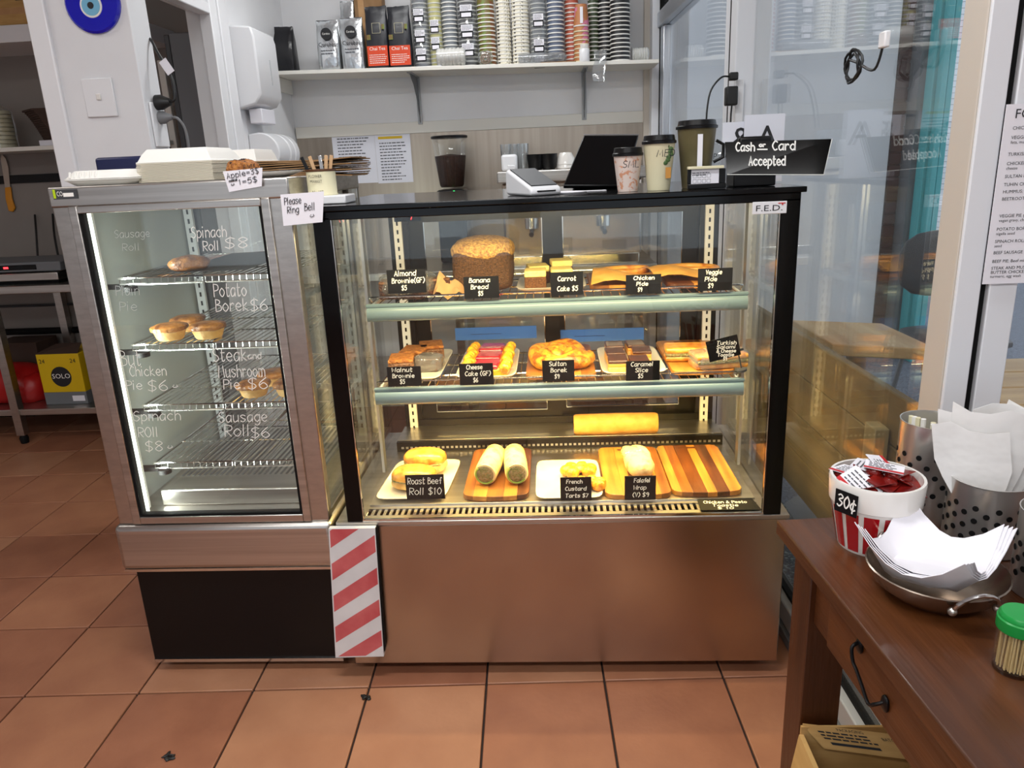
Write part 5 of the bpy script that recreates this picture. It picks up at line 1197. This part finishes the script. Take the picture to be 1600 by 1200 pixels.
# switch, sockets and the blue glass eye on the pier
YP = .8995
c = pt(150, 22, 'y', YP - .01); rr = pt(192, 15, 'y', YP - .01).x - c.x; 
ey = thing('evil_eye', (c.x - .002, YP, c.z - rr), 'blue glass evil eye disc hung on the white pier', 'ornament')
cz = pt(150, 10, 'y', YP - .01).z; cz = c.z
for nm, f, m_, y in (('blue_glass', 1, 'evil_blue', .014), ('white_ring', .42, 'cup_white', .0158), ('pale_iris', .35, 'evil_pale', .017), ('pupil', .12, 'ink', .018)):
    o = MB().lathe([(rr * f, 0), (rr * f, y * .6), (rr * f * .93, y), (.0005, y)], (0, 0, 0), 36).build(nm, m_, ey, local=True)
    o.rotation_euler = (R(90), 0, 0); cc_ = pt(146, 5 if f == 1 else 10, 'y', YP); o.location = Vector((cc_.x, YP, cc_.z)) - ey.location
a, b = pt(139, 184, 'y', YP), pt(175, 121, 'y', YP)
sw = thing('light_switch', (a.x + .02, YP, a.z), 'white single light switch plate on the pier under the blue eye', 'switch')
bx('switch_plate', a.x, b.x, YP - .008, YP, a.z, b.z, 'white_gloss', sw, .003); cx_ = (a.x + b.x) / 2; cz_ = (a.z + b.z) / 2
bx('rocker', cx_ - .008, cx_ + .008, YP - .013, YP - .008, cz_ - .008, cz_ + .012, 'white_glaze', sw, .002)
q = pt(255, 185, 'x', XW)
ps_ = thing('power_socket', (XW, q.y, q.z - .09), 'white double power socket on the pier side with two plugs', 'socket')
bx('socket_plate', XW, XW + .008, .925, 1.02, q.z - .10, q.z + .05, 'white_gloss', ps_, .003)
pb = thing('black_plug', (XW, .97, q.z), 'black mains plug and cable in the upper socket by the doorway', 'plug')
z1 = pt(258, 163, 'x', XW).z
o = MB().lathe([(.026, 0), (.026, .018), (.018, .035), (.012, .05), (.0005, .05)], (0, 0, 0), 16).build('plug_body', 'cable', pb, local=True); o.rotation_euler = (0, R(90), 0); o.location = Vector((XW + .008, .97, z1)) - pb.location
path = [(XW + .055, .97, z1), (XW + .075, .97, z1 + .01), (XW + .078, .975, z1 + .06), (XW + .062, .98, z1 + .11), (XW + .03, .99, z1 + .17), (XW + .005, 1.01, z1 + .21), (XW - .05, 1.06, z1 + .24)]
MB().tube(smooth_path(path, 6), .005, 8).build('cord', 'cable', pb)
MB().cbox((XW + .068, .965, z1 + .115), (.03, .001, .05), rotm(ry=R(-30))).build('test_tag', 'paper', pb)
pg = thing('grey_plug', (XW, .975, z1 - .05), 'grey mains plug in the lower socket by the doorway', 'plug')
o = MB().lathe([(.022, 0), (.022, .016), (.014, .03), (.009, .045), (.0005, .045)], (0, 0, 0), 16).build('plug_body', 'grey_cable', pg, local=True); o.rotation_euler = (0, R(90), 0); o.location = (.008, 0, 0)
MB().tube(smooth_path([(XW + .05, .975, z1 - .05), (XW + .075, .98, z1 - .06), (XW + .09, .99, z1 - .12), (XW + .08, .99, z1 - .3)], 6), .0045, 8).build('cord', 'grey_cable', pg)
# power board and chargers on the mullion post
q = pt(1160, 165, 'y', .85)
pbw = thing('power_board', (q.x, .84, q.z - .1), 'white power board fixed to the glazing post with black chargers', 'power board')
bx('board_body', 1.205, 1.232, .835, .86, q.z - .10, q.z + .08, 'white_gloss', pbw, .003)
pv = thing('phone_charger', (1.2, .82, q.z), 'black square charger plugged into the power board', 'charger')
bx('charger_body', 1.168, 1.206, .80, .835, pt(1147, 165, 'y', .82).z, pt(1147, 135, 'y', .82).z, 'cable', pv, .005)
MB().tube(smooth_path([(1.19, .815, pt(1147, 165, 'y', .82).z), (1.188, .815, pt(1147, 190, 'y', .82).z), (1.19, .80, 1.40)], 5), .003, 6).build('charger_cord', 'cable', pv)
pk = thing('upper_plug', (1.2, .82, q.z + .05), 'small black plug with a looping cord above the square charger', 'plug')
zc = pt(1155, 119, 'y', .82).z
bx('plug_body', 1.178, 1.206, .805, .835, zc - .012, zc + .012, 'cable', pk, .004)
MB().tube(smooth_path([(1.18, .82, zc), (1.15, .80, zc - .003), (1.115, .78, zc - .04), (1.10, .76, zc - .10), (1.095, .74, zc - .17)], 6), .003, 6).build('plug_cord', 'cable', pk)

# coiled cable hung on the inside of the partition glass
q = pt(1330, 104, 'x', 1.235); P = []
for i in range(60):
    a = i * .33; rr_ = .030 + .004 * math.sin(i * .21); P.append((1.238 + .004 * math.sin(i * .9), q.y + rr_ * 1.25 * math.cos(a), q.z + rr_ * math.sin(a)))
cc2 = thing('coiled_cable', (1.238, q.y, q.z - .04), 'coil of black cable hanging on the glass above the cash sign', 'cable')
MB().tube(P, .0028, 6).build('cable_coil', 'cable', cc2)
e2 = pt(1382, 62, 'x', 1.245)
MB().tube(smooth_path([P[-1], (1.24, P[-1][1] - .05, P[-1][2] - .012), (1.243, e2.y + .03, e2.z - .05), tuple(e2)], 6), .0028, 6).build('cable_tail', 'cable', cc2)
MB().cbox(e2, (.012, .03, .03)).build('cable_hook', 'white_gloss', cc2, .003)
# ================================================================== SIDE TABLE (right foreground)
HZ = .785
tb = thing('console_table', (.968, -.604, 0), 'dark red-brown wooden console table with an iron-handled drawer', 'table', rz=R(4.2))
# local: x to the right, y towards the back; the far left corner of the top is the origin
MB().box(0, .62, -1.35, 0, HZ - .026, HZ).build('table_top', 'table_wood', tb, .003, local=True)
for k, y in enumerate((-.085, -1.31)):
    for x in (.03, .53):
        MB().box(x, x + .068, y, y + .068, 0, HZ - .026).build('leg', 'table_wood_z', tb, .002, local=True)
MB().box(.04, .06, -1.245, -.085, HZ - .15, HZ - .026).build('apron', 'table_wood', tb, .001, local=True)
MB().box(.10, .53, -.06, -.04, HZ - .15, HZ - .026).build('apron', 'table_wood', tb, .001, local=True)
MB().box(.55, .57, -1.245, -.085, HZ - .15, HZ - .026).build('apron', 'table_wood', tb, .001, local=True)
dr = MB().box(.028, .04, -.80, -.16, HZ - .14, HZ - .034).build('drawer', 'table_wood', tb, .002, local=True)
MB().tube(smooth_path([(.026, -.262, HZ - .060), (.014, -.265, HZ - .066), (.012, -.274, HZ - .082), (.012, -.286, HZ - .088), (.012, -.305, HZ - .100), (.012, -.325, HZ - .112), (.014, -.336, HZ - .104), (.024, -.340, HZ - .098)], 5), .0026, 8).build('drawer_handle', 'black_satin', dr, local=True)
for y in (-.262, -.340): MB().blob((.026, y, HZ - .066 if y > -.3 else HZ - .10), (.004, .009, .012), 2.4, 0, 0, 10, 8).build('handle_plate', 'black_satin', dr, local=True)
# sauce bucket
q = pt(1374, 845, 'z', HZ); bxc, byc = 1.092, -.690
bk = thing('sauce_bucket', (bxc, byc, HZ), 'white-rimmed red striped ceramic bucket full of sauce sachets', 'bucket')
b0, b1 = .050, .068; hb = .118
MB().lathe([(b0, 0), (b0 * 1.03, .004), (b1 * .97, hb * .66), (b1, hb * .67), (b1 * 1.03, hb * .97), (b1 * 1.01, hb), (b1 * .95, hb), (b1 * .90, hb * .6), (b0 * .9, .01), (.0005, .01)], (bxc, byc, HZ), 40, mis=[0] * 9).build('bucket_body', ['white_glaze'], bk)
for k in range(14):
    a0 = 2 * math.pi * k / 14 + .06; mb = MB(); vs = []; 
    for zf in (.04, .62):
        r = (b0 * 1.03 + (b1 * .97 - b0 * 1.03) * (zf * hb - .004) / (hb * .66 - .004)) + .0006
        for j in range(4): a = a0 + j * (2 * math.pi / 14 - .12) / 3; vs.append((bxc + r * math.cos(a), byc + r * math.sin(a), HZ + zf * hb))
    mb.add(vs, [(j, j + 1, 5 + j, 4 + j) for j in range(3)]).build('red_stripe', 'red_gloss', bk)
a_ = math.radians(214); r = b1 * 1.045
pcd = thing('price_tag', (bxc + r * math.cos(a_), byc + r * math.sin(a_), HZ + hb * .62), 'small black price tag reading 30 cents on the sauce bucket', 'price tag')
ux = Vector((-math.sin(a_), math.cos(a_), 0)); nx = Vector((math.cos(a_), math.sin(a_), 0)); og = Vector(pcd.location) + nx * .002
MB().ext([og - ux * .019, og + ux * .019, og + ux * .019 + Z3 * .036, og - ux * .019 + Z3 * .036], nx * .0014).build('tag_card', 'black_card', pcd)
write('lettering', [('30\u00a2', .005, .010, .020, .030)], og - ux * .019 + nx * .0016, ux, Z3, 'chalk', pcd, .0024)
rn = random.Random(11)
for k in range(15):
    a = k * 2.4; rr = .046 * math.sqrt((k + .5) / 15); zz = HZ + hb * .80 + .022 * (1 - rr / .05) + (.010 if k % 3 == 0 else 0)
    t = thing('sauce_sachet', (bxc + rr * math.cos(a), byc + rr * math.sin(a), zz), ('white-lidded sauce sachet lying print side up in the striped bucket' if k % 3 == 0 else 'sauce sachet showing its dark red pods in the striped bucket'), 'sachet', 'sauce sachets in the bucket')
    t.rotation_euler = (rn.uniform(-.5, .5), rn.uniform(-.5, .5), rn.uniform(0, 6.28))
    for sx in (-1, 1): MB().blob((sx * .0135, 0, 0), (.012, .017, .009), 3, .05, k, 12, 8).build('sauce_pod', 'sauce', t, local=True)
    MB().box(-.028, .028, -.019, .019, .0085, .0095).build('foil_lid', 'paper' if k % 3 == 0 else 'sauce', t, local=True)
    if k % 3 == 0:
        MB().box(-.028, .028, -.019, -.012, .0095, .0100).build('red_band', 'sauce_red', t, local=True)
        ruled('printed_lines', 4, -.022, .022, .010, .0065, .0022, (0, 0, .0098), X3, Y3, 'grey_ink', t, k, local=True)
# perforated steel caddies
def caddy(x, y, r, h, label, rows=6, per=12, z0r=.25):
    t = thing('steel_caddy', (x, y, HZ), label, 'cutlery caddy', 'perforated steel caddies')
    MB().lathe([(r * .97, 0), (r, .002), (r, h - .003), (r * 1.02, h), (r * .985, h), (r * .97, h - .004), (r * .97, .004), (.0005, .004)], (x, y, HZ), 36).build('caddy_wall', 'caddy_steel', t)
    for i in range(rows):
        for j in range(per):
            a = 2 * math.pi * (j + (i % 2) * .5) / per; z = HZ + h * (z0r + (.92 - z0r) * i / rows * .8)
            if math.sin(a) > .35: continue
            o = MB().lathe([(.0045, 0), (.0045, .0006), (.0005, .0006)], (0, 0, 0), 10).build('hole', 'black_matte', t, local=True) if (i, j) == (0, 0) or not any(c.name.startswith('hole') for c in t.children) else None
            if o is None:
                o = [c for c in t.children if c.name.startswith('hole')][0].copy(); COL.objects.link(o)
            o.rotation_euler = (0, R(90), a); o.location = (math.cos(a) * r * 1.0, math.sin(a) * r * 1.0, z - HZ)
    return t
caddy(1.215, -.600, .050, .175, 'tall perforated steel caddy holding straws, behind the bucket')
caddy(1.262, -.695, .058, .115, 'wide perforated steel caddy stuffed with white paper bags')
caddy(1.275, -.835, .046, .125, 'perforated steel caddy of wooden stirrers at the right edge')
for k in range(11):
    a = k * 2.1; rr = .034 * math.sqrt((k + .5) / 11); x, y = 1.215 + rr * math.cos(a), -.600 + rr * math.sin(a)
    t = MB().tube([(x, y, HZ + .006), (x + .006 * math.cos(a), y + .006 * math.sin(a), HZ + .165 + .006 * (k % 3))], .0042, 8).build('paper_straw', 'cup_white' if k % 2 else 'cup_cream', label='white straw end in the tall steel caddy', cat='straw', group='straws in the tall caddy')
# white paper bags fanned in the wide caddy
for k in range(9):
    f = k / 8; cx_, cy_ = 1.236 + .056 * f, -.716 + .034 * f + .012 * (k % 2)
    rz_ = R(-30 + 12 * f * (1 if k % 2 else -.6)); lean = (-.25 + .62 * f); w_ = .050; hh = .132 + .014 * (k % 3)
    g = []
    for i in range(6):
        v = i / 5; g.append([Vector((cx_, cy_, HZ + .060)) + Matrix.Rotation(rz_, 3, 'Z') @ Vector(((j / 4 - .5) * 2 * w_ * (.40 + .62 * min(1, v * 1.8)) + lean * .10 * v, .010 * math.sin(j * 1.3 + k) * v + .012 * v * v, v * hh + (.006 * math.sin(j * 2 + k) if i == 5 else 0))) for j in range(5)])
    MB().sheet(g, .0012).build('white_paper_bag', 'paper_bag', label='white paper bag fanned out in the wide caddy, %s from the left' % nth(k).replace('lowest', 'first'), cat='paper bag', group='white paper bags in the caddy')
for k in range(5):
    x, y = 1.262 + .011 * k * .5, -.850 + .010 * (k % 3)
    MB().cbox((x, y, HZ + .085), (.007, .0022, .155), rotm(ry=R(-4 + 2 * k), rz=R(20))).build('wooden_stirrer', 'stick', None, .001, label='flat wooden stirrer in the right-hand steel caddy', cat='stirrer', group='stirrers in the caddy')
# napkin bowl
nb = thing('karahi_bowl', (1.118, -.838, HZ), 'small two-handled stainless steel bowl holding napkins', 'bowl', rz=R(0))
MB().lathe([(.045, 0), (.055, .002), (.080, .022), (.089, .042), (.0905, .044), (.0885, .045), (.078, .026), (.052, .007), (.0005, .006)], (0, 0, 0), 40).build('bowl_body', 'steel_panel', nb, local=True)
for sa in (R(-84), R(100)):
    u = Vector((math.cos(sa), math.sin(sa), 0)); w = Vector((-math.sin(sa), math.cos(sa), 0)); P = []
    for i in range(9): a = math.pi * i / 8; P.append(u * (.086 + .012 * math.sin(a)) + w * .030 * math.cos(a) + Z3 * (.030 + .028 * math.sin(a)))
    hd = MB().tube(P, .0030, 8).build('bowl_handle', 'chrome', nb, local=True)
    for e in (P[0], P[-1]): MB().blob(e, (.006, .006, .006), 2, 0, 0, 10, 8).build('rivet', 'steel', hd, local=True)
nc = Vector((1.112, -.832, HZ))
for k in range(4):
    w2 = .074 - .002 * k; g = []
    for i in range(7):
        row = []
        for j in range(7):
            u, v = (i / 6 - .5) * 2, (j / 6 - .5) * 2
            zz = .030 + .004 * k + .026 * max(0, abs(u) - .25) ** 1.2 - .010 * v + .006 * math.sin(3 * u + k)
            p = Matrix.Rotation(R(38 + 3 * k), 3, 'Z') @ Vector((u * w2, v * w2, 0)); rr = math.hypot(p.x, p.y); zz = max(zz, .010 + 2.8 * max(0, rr - .045) ** 1.25 + .004 * k + (.012 if rr > .06 else 0))
            row.append(nc + p + Z3 * zz)
        g.append(row)
    MB().sheet(g, .0012).build('paper_napkin', 'paper', label='white square napkin in the steel bowl, ' + ['lowest', 'second up', 'third up', 'topmost'][k], cat='napkin', group='napkins in the bowl')
# toothpicks
q = pt(1588, 1057, 'z', HZ); tx, ty = q.x + .004, q.y + .014
tp = thing('toothpick_jar', (tx, ty, HZ), 'clear jar of toothpicks with a green screw lid', 'jar')
MB().lathe([(.022, 0), (.023, .002), (.023, .066), (.021, .066), (.021, .004), (.0005, .004)], (0, 0, 0), 28).build('jar_wall', 'glass_clear', tp, local=True)
MB().lathe([(.0245, .056), (.025, .058), (.025, .070), (.0235, .0715), (.0235, .0745), (.021, .078), (.0005, .0785)], (0, 0, 0), 28).build('jar_lid', 'green_lid', tp, local=True)
mb = MB(); rn = random.Random(4)
for k in range(110):
    a = k * 2.4; rr = .0188 * math.sqrt((k + .5) / 110); dx, dy = rn.uniform(-.0015, .0015), rn.uniform(-.0015, .0015)
    mb.tube([(rr * math.cos(a), rr * math.sin(a), .005), (rr * math.cos(a) + dx, rr * math.sin(a) + dy, .060)], .0010, 5)
mb.build('toothpicks', 'toothpick', tp, local=True, kind='stuff')
# open carton under the table
ct = thing('cardboard_carton', (1.18, -.72, 0), 'opened brown cardboard carton with printed flap under the table', 'box')
F0, F1, F2, F3 = [pt(x, y, 'z', z) for x, y, z in ((1254, 1130, .445), (1410, 1149, .445), (1442, 1197, .41), (1288, 1167, .41))]
F2 = F3 + (F1 - F0) * 1.04
x0, x1 = F0.x - .003, F1.x + .03; yb, yf = F0.y - .004, F0.y - .34
bx('carton_wall', x0, x0 + .005, yf, yb, .002, .425, 'cardboard', ct); bx('carton_wall', x1, x1 + .005, yf, yb, .002, .425, 'cardboard', ct)
bx('carton_wall', x0, x1, yb, yb + .005, .002, .440, 'cardboard', ct); bx('carton_wall', x0, x1, yf, yf + .005, .002, .425, 'cardboard', ct); bx('carton_floor', x0, x1, yf, yb, .002, .007, 'cardboard', ct)
fl = MB().ext([F0, F3, F2, F1], (0, 0, -.004)).build('carton_flap', 'cardboard', ct)
ux, uy = (F1 - F0), (F0 - F3)
print_text('flap_print', [('PACKAGING', .050, uy.length * .82, .009, .042), ('BATCH NO.', .115, uy.length * .62, .010, .042), ('CARTON', .130, uy.length * .40, .009, .033)], F3 + Z3 * .0006, ux, uy, 'ink', fl)
ruled('flap_lines', 3, .014, .10, uy.length * .66, uy.length * .14, .0035, F3 + Z3 * .0006, ux, uy, 'ink', fl, 3)
write('flap_logo', [('________', .020, uy.length * .22, .012, .075)], F3 + Z3 * .0008, ux, uy, 'ink', fl, .006)
MB().ext([Vector((x0, yb, .425)), Vector((x0 - .02, yb - .02, .35)), Vector((x0 - .02, yf, .35)), Vector((x0, yf, .425))], (-.003, 0, 0)).build('carton_flap', 'cardboard', ct)
bg_ = thing('paper_bundle', (x0 + .13, yb - .2, .007), 'grey-brown plastic wrapped bundle inside the open carton', 'bundle')
MB().blob((x0 + .13, yb - .20, .21), (.078, .10, .195), 4, .06, 5, 18, 12).build('bundle_body', 'warm_grey_wall', bg_)
# menu on the window post
mc = [pt(x, y, 'y', -.513) for x, y in ((1534, 444), (1578, 163))]
mh = mc[1].z - mc[0].z; mw = .205; mx = mc[0].x; mz = mc[0].z
mn = MB().box(mx, mx + mw, -.5145, -.5135, mz, mz + mh).build('menu_sheet', 'paper', label='tall white printed food menu taped to the right window', cat='menu')
print_text('menu_heading', [('FOOD', .014, .925 * mh, .020)], (mx, -.5147, mz), X3, Z3, 'ink', mn)
L = [('CHICKEN PIDE', .018, .865, .010), ('VEGGIE PIDE: pea, mushroom', .018, .815, .010), ('feta, mushroom', .018, .790, .009), ('TURKISH SALAMI', .016, .725, .010), ('CHICKEN PESTO TOASTIE', .016, .675, .010), ('cheese', .016, .650, .009), ('SULTAN BOREK: Beef', .016, .605, .010), ('TUHIN CHORBE: Turkish', .016, .560, .010), ('HUMMUS: Chickpea, tahini', .016, .520, .010), ('BEETROOT DIP: Natural', .016, .480, .010),
     ('VEGGIE PIE (vegan): pea, corn', .016, .385, .010), ('vegan gravy, chia seeds, oil', .016, .360, .009), ('POTATO BOREK (vegan)', .014, .310, .010), ('nigella seed', .014, .285, .009), ('SPINACH ROLL: spinach, feta', .014, .240, .010), ('seed', .014, .215, .009), ('BEEF SAUSAGE ROLL: Beef', .014, .175, .010), ('BEEF PIE: Beef mince, gravy', .014, .125, .010), ('STEAK AND MUSHROOM PIE', .014, .085, .010), ('BUTTER CHICKEN PIE: chicken', .014, .060, .010), ('turmeric, egg wash', .014, .037, .009)]
for i_, L_ in enumerate((L[:10], L[10:])): print_text('menu_section', [(t_, x * .75, y * mh, s * .72) for t_, x, y, s in L_], (mx, -.5147, mz), X3, Z3, 'ink', mn)

# ================================================================== SIDE KITCHEN (left)
kb = thing('kitchen_bench', (-2.4, 2.3, 0), 'stainless steel kitchen bench with lower shelf in the side room', 'bench')
bx('bench_top', -3.6, -1.6, 1.98, 2.61, .845, .885, 'steel', kb, .003)
bx('lower_shelf', -3.55, -1.63, 2.0, 2.58, .165, .20, 'steel', kb, .003)
for x in (-3.5, -2.42, -2.10, -1.68):
    for y in (1.99, 2.55):
        if (x == -2.10 and y < 2.2): continue
        bx('leg', x, x + .045, y, y + .045, .05, .845, 'steel_side', kb)
        MB().lathe([(.02, 0), (.024, .03), (.016, .05)], (x + .022, y + .022, 0), 10).build('foot', 'black_matte', kb)
for z in (.80, .68, .52): MB().tube([(-3.6, 2.60, z), (-1.65, 2.60, z)], .008 if z > .6 else .02, 8).build('pipe', 'dark_grey' if z > .6 else 'black_matte', kb)
a = pt(0, 440, 'y', 2.05); b = pt(88, 402, 'y', 2.05)
pp = thing('sandwich_press', (-2.2, 2.2, .885), 'grey sandwich press with a red display on the kitchen bench', 'appliance')
bx('press_base', -2.62, b.x, 2.03, 2.40, .905, .945, 'steel', pp, .004); bx('press_top', -2.62, b.x + .01, 2.05, 2.40, .95, 1.0, 'mid_grey', pp, .006); bx('press_foot', -2.6, b.x - .02, 2.06, 2.38, .885, .905, 'black_matte', pp)
bx('control_panel', -2.6, b.x - .12, 2.046, 2.05, .962, .988, 'black_gloss', pp, .003)
bx('power_light', -2.31, -2.285, 2.0445, 2.046, .970, .980, 'red_led', pp)
MB().tube(smooth_path([(-2.25, 2.42, .95), (-2.3, 2.5, 1.1), (-2.35, 2.6, 1.22)], 5), .006, 6).build('press_cord', 'cable', pp)
MB().tube(smooth_path([(-2.38, 2.42, .95), (-2.42, 2.52, 1.12), (-2.46, 2.6, 1.22)], 5), .006, 6).build('press_cord', 'cable', pp)
bx('dark_bin', b.x + .05, b.x + .42, 2.06, 2.5, .886, 1.06, 'black_matte', None, .01, label='black box beside the sandwich press on the bench', cat='box')
# drinks carton, red bag, brown box on the lower shelf
a = pt(72, 628, 'y', 2.08); b = pt(124, 552, 'y', 2.08)
dk = thing('drinks_carton', ((a.x + b.x) / 2, 2.2, .2005), 'yellow carton of twenty-four drinks with black lettering on the lower shelf', 'carton')
cxa, cxb, czb = a.x, b.x - .01, b.z
bx('carton_body', cxa, cxb, 2.08, 2.34, .2005 + (czb - .2) * .24, czb, 'yellow_box', dk, .003); bx('carton_band', cxa - .0005, cxb + .0005, 2.0795, 2.3405, .2005, .2005 + (czb - .2) * .24, 'mid_grey', dk, .002)
MB().ext([(cxa, 2.08, czb), (cxb, 2.08, czb), (cxb - .02, 2.16, czb + .04), (cxa + .05, 2.2, czb + .03)], (0, 0, .003)).build('torn_flap', 'dark_card', dk)
for xo in (.012, cxb - cxa - .055): print_text('carton_number', [('24', xo, (czb - .2) * .82, .034)], (cxa, 2.0792, .2005), X3, Z3, 'ink', dk)
o = MB().lathe([(.058, 0), (.058, .001), (.0005, .001)], (0, 0, 0), 24).build('logo_disc', 'ink', dk, local=True); o.rotation_euler = (R(90), 0, 0); o.location = Vector(((cxa + cxb) / 2, 2.0797, .2005 + (czb - .2) * .55)) - dk.location
print_text('logo_name', [('SOLO', (cxb - cxa) / 2 - .052, (czb - .2) * .52, .038, .104)], (cxa, 2.0780, .2005), X3, Z3, 'chalk', dk)
ruled('barcode', 1, (cxb - cxa) * .66, (cxb - cxa) * .95, (czb - .2) * .06, .1, (czb - .2) * .11, (cxa, 2.0790, .2005), X3, Z3, 'paper', dk)
dk2 = thing('drinks_can_pack', (cxb + .1, 2.25, .2005), 'dark can pack partly hidden beside the yellow carton', 'carton')
bx('pack_body', cxb + .015, cxb + .26, 2.12, 2.4, .2005, .44, 'dark_grey', dk2, .01); print_text('pack_print', [('SOLO', .03, .15, .05)], (cxb + .015, 2.1195, .2005), X3, Z3, 'chalk', dk2)
q = pt(30, 625, 'y', 2.1)
rb = thing('red_bag', (q.x - .1, 2.2, .2005), 'slumped red plastic bag on the lower shelf', 'bag')
MB().blob((q.x - .12, 2.22, .29), (.20, .14, .12), 2.6, .12, 4, 24, 14, flat=-.089).build('bag_body', 'red_plastic', rb)
MB().blob((q.x + .015, 2.2, .27), (.10, .10, .09), 2.6, .12, 8, 20, 12, flat=-.069).build('bag_side', 'red_plastic', rb)
bx('brown_box', q.x - .30, q.x - .02, 2.36, 2.56, .2005, .50, 'dark_card', None, .004, label='dark brown box standing behind the red bag', cat='box')
# shelves on the side-room wall
ks = thing('kitchen_shelf', (-2.3, 2.5, 1.55), 'cream shelf in the side room carrying flat carton blanks', 'shelf')
zsh = pt(60, 228, 'y', 2.3).z
bx('shelf_board', -3.6, -1.45, 2.30, 2.618, zsh - .022, zsh, 'cream_paint', ks, .002)
MB().ext([(-1.78, 2.61, zsh - .022), (-1.78, 2.40, zsh - .022), (-1.78, 2.61, zsh - .10)], (.02, 0, 0)).build('shelf_bracket', 'black_satin', ks)
ku = thing('upper_shelf', (-2.3, 2.5, 2.1), 'white upper shelf at the top left with a carton on it', 'shelf')
zu = pt(40, 34, 'y', 2.2).z
bx('shelf_board', -3.6, -1.45, 2.2, 2.618, zu - .09, zu - .01, 'white_paint', ku, .002)
a, b = pt(0, 20, 'y', 2.22), pt(76, 20, 'y', 2.22)
uc = thing('upper_carton', (a.x, 2.3, zu - .0095), 'yellowish printed carton on the upper left shelf', 'carton')
bx('carton_body', a.x - .2, b.x, 2.21, 2.5, zu - .0095, zu + .28, 'cardboard', uc, .003); bx('carton_tape', a.x - .199, b.x + .0004, 2.2095, 2.26, zu + .04, zu + .07, 'kraft_light', uc)
ruled('carton_marks', 1, .10, .22, .10, .1, .03, (a.x, 2.2092, zu), X3, Z3, 'ink', uc, 5)
x0_ = pt(36, 200, 'y', 2.42).x; x1_ = pt(118, 200, 'y', 2.42).x
for i in range(16):
    f = i / 15; xl = x0_ + .09 * (1 - f) ** .7
    g = MB().ext([(xl, 2.44, 0), (xl + .13, 2.33, 0), (x1_ + .08, 2.36, 0), (x1_ + .06, 2.58, 0), (xl + .10, 2.60, 0)], (0, 0, .0098))
    o = g.build('carton_blank', 'dark_card', org=(0, 0, 0), label='flat dark brown carton blank in the leaning kitchen shelf pile, %s up' % nth(i), cat='carton blank', group='carton blanks'); o.location = (0, 0, zsh + .0305 + i * .0102)
bx('white_carton', x0_ + .12, x1_ + .05, 2.35, 2.58, zsh + .0003, zsh + .030, 'paper', None, .002, label='flat white box under the pile of brown blanks', cat='box')
q = pt(6, 200, 'y', 2.42)
t = thing('cup_bundle', (q.x - .03, 2.42, zsh), 'plastic-wrapped stack of white tubs at the left of the kitchen shelf', 'tubs')
for i in range(9): MB().lathe([(.07, 0), (.078, .003), (.078, .016), (.072, .02), (.0005, .021)], (q.x - .035, 2.42, zsh + .001 + i * .022), 20).build('tub', 'cup_cream', t)
MB().lathe([(.085, .001), (.088, .1), (.085, .2), (.05, .23), (.0005, .235)], (q.x - .035, 2.42, zsh), 20).build('wrap_film', 'clear_plastic', t)
# knife rail
YK = 2.6195; zr0, zr1 = pt(60, 285, 'y', 2.6).z, pt(60, 272, 'y', 2.6).z
bx('knife_rail', -3.2, -1.5, 2.608, YK, zr0, zr1, 'black_satin', None, .002, label='dark magnetic knife rail on the side room wall', cat='knife rail')
kn = thing('kitchen_knife', (pt(10, 290, 'y', 2.6).x, 2.6, pt(16, 330, 'y', 2.6).z), 'long kitchen knife with an orange handle on the magnetic rail', 'knife')
P = [pt(x, y, 'y', 2.605) for x, y in ((8, 294), (16, 293), (13, 262), (9, 248), (3, 241), (1, 248))]
MB().ext(P, (0, .002, 0)).build('blade', 'steel_panel', kn)
P = [pt(x, y, 'y', 2.600) for x, y in ((7, 293), (16, 292), (18, 310), (23, 325), (20, 331), (13, 330), (8, 310))]
MB().ext(P, (0, .012, 0)).build('handle', 'orange_handle', kn, .004)
# fridge seen through the doorway
a, b = pt(278, 150, 'y', 2.05), pt(326, 150, 'y', 2.05)
fg_ = thing('tall_fridge', ((a.x + b.x) / 2, 2.3, 0), 'tall dark grey fridge seen through the doorway', 'fridge')
bx('fridge_body', a.x, -.915, 2.05, 2.46, .03, pt(290, 50, 'y', 2.05).z, 'mid_grey', fg_, .006)
bx('fridge_door', a.x - .03, a.x - .003, 2.06, 2.45, .05, pt(290, 52, 'y', 2.05).z, 'dark_grey', fg_, .004)
bx('fridge_latch', a.x - .045, a.x - .03, 2.1, 2.16, 1.60, 1.66, 'black_matte', fg_, .003)
for x in (a.x + .03, -.95):
    for y in (2.1, 2.42): MB().lathe([(.02, 0), (.02, .03)], (x, y, 0), 10).build('fridge_foot', 'black_matte', fg_)
a, b = pt(248, 200, 'y', 2.3), pt(272, 200, 'y', 2.3)
bx('timber_offcut', a.x, a.x + .035, 2.4, 2.45, 0, pt(250, 95, 'y', 2.42).z, 'cream_paint', None, .003, label='pale timber batten leaning by the fridge in the doorway', cat='batten')
bx('hardboard_sheet', a.x + .04, b.x, 2.45, 2.47, 0, pt(260, 110, 'y', 2.45).z, 'kraft', None, .003, label='brown board standing behind the pale batten in the doorway', cat='board')

# trodden scraps on the floor
for i, (px, py, n, d) in enumerate(((571, 1093, 5, 'on the grout line before the display'), (266, 1183, 7, 'near the bottom edge on the left'))):
    q = pt(px, py, 'z', 0.0); mb = MB(); rn = random.Random(i)
    for k in range(n): mb.blob((q.x + rn.uniform(-.012, .012), q.y + rn.uniform(-.012, .012), .003), (rn.uniform(.004, .011), rn.uniform(.003, .007), .003), 2, .3, k, 10, 6, rz=rn.uniform(0, 3))
    mb.build('leaf_litter', 'cable', label='crushed black scrap of litter ' + d, cat='litter')
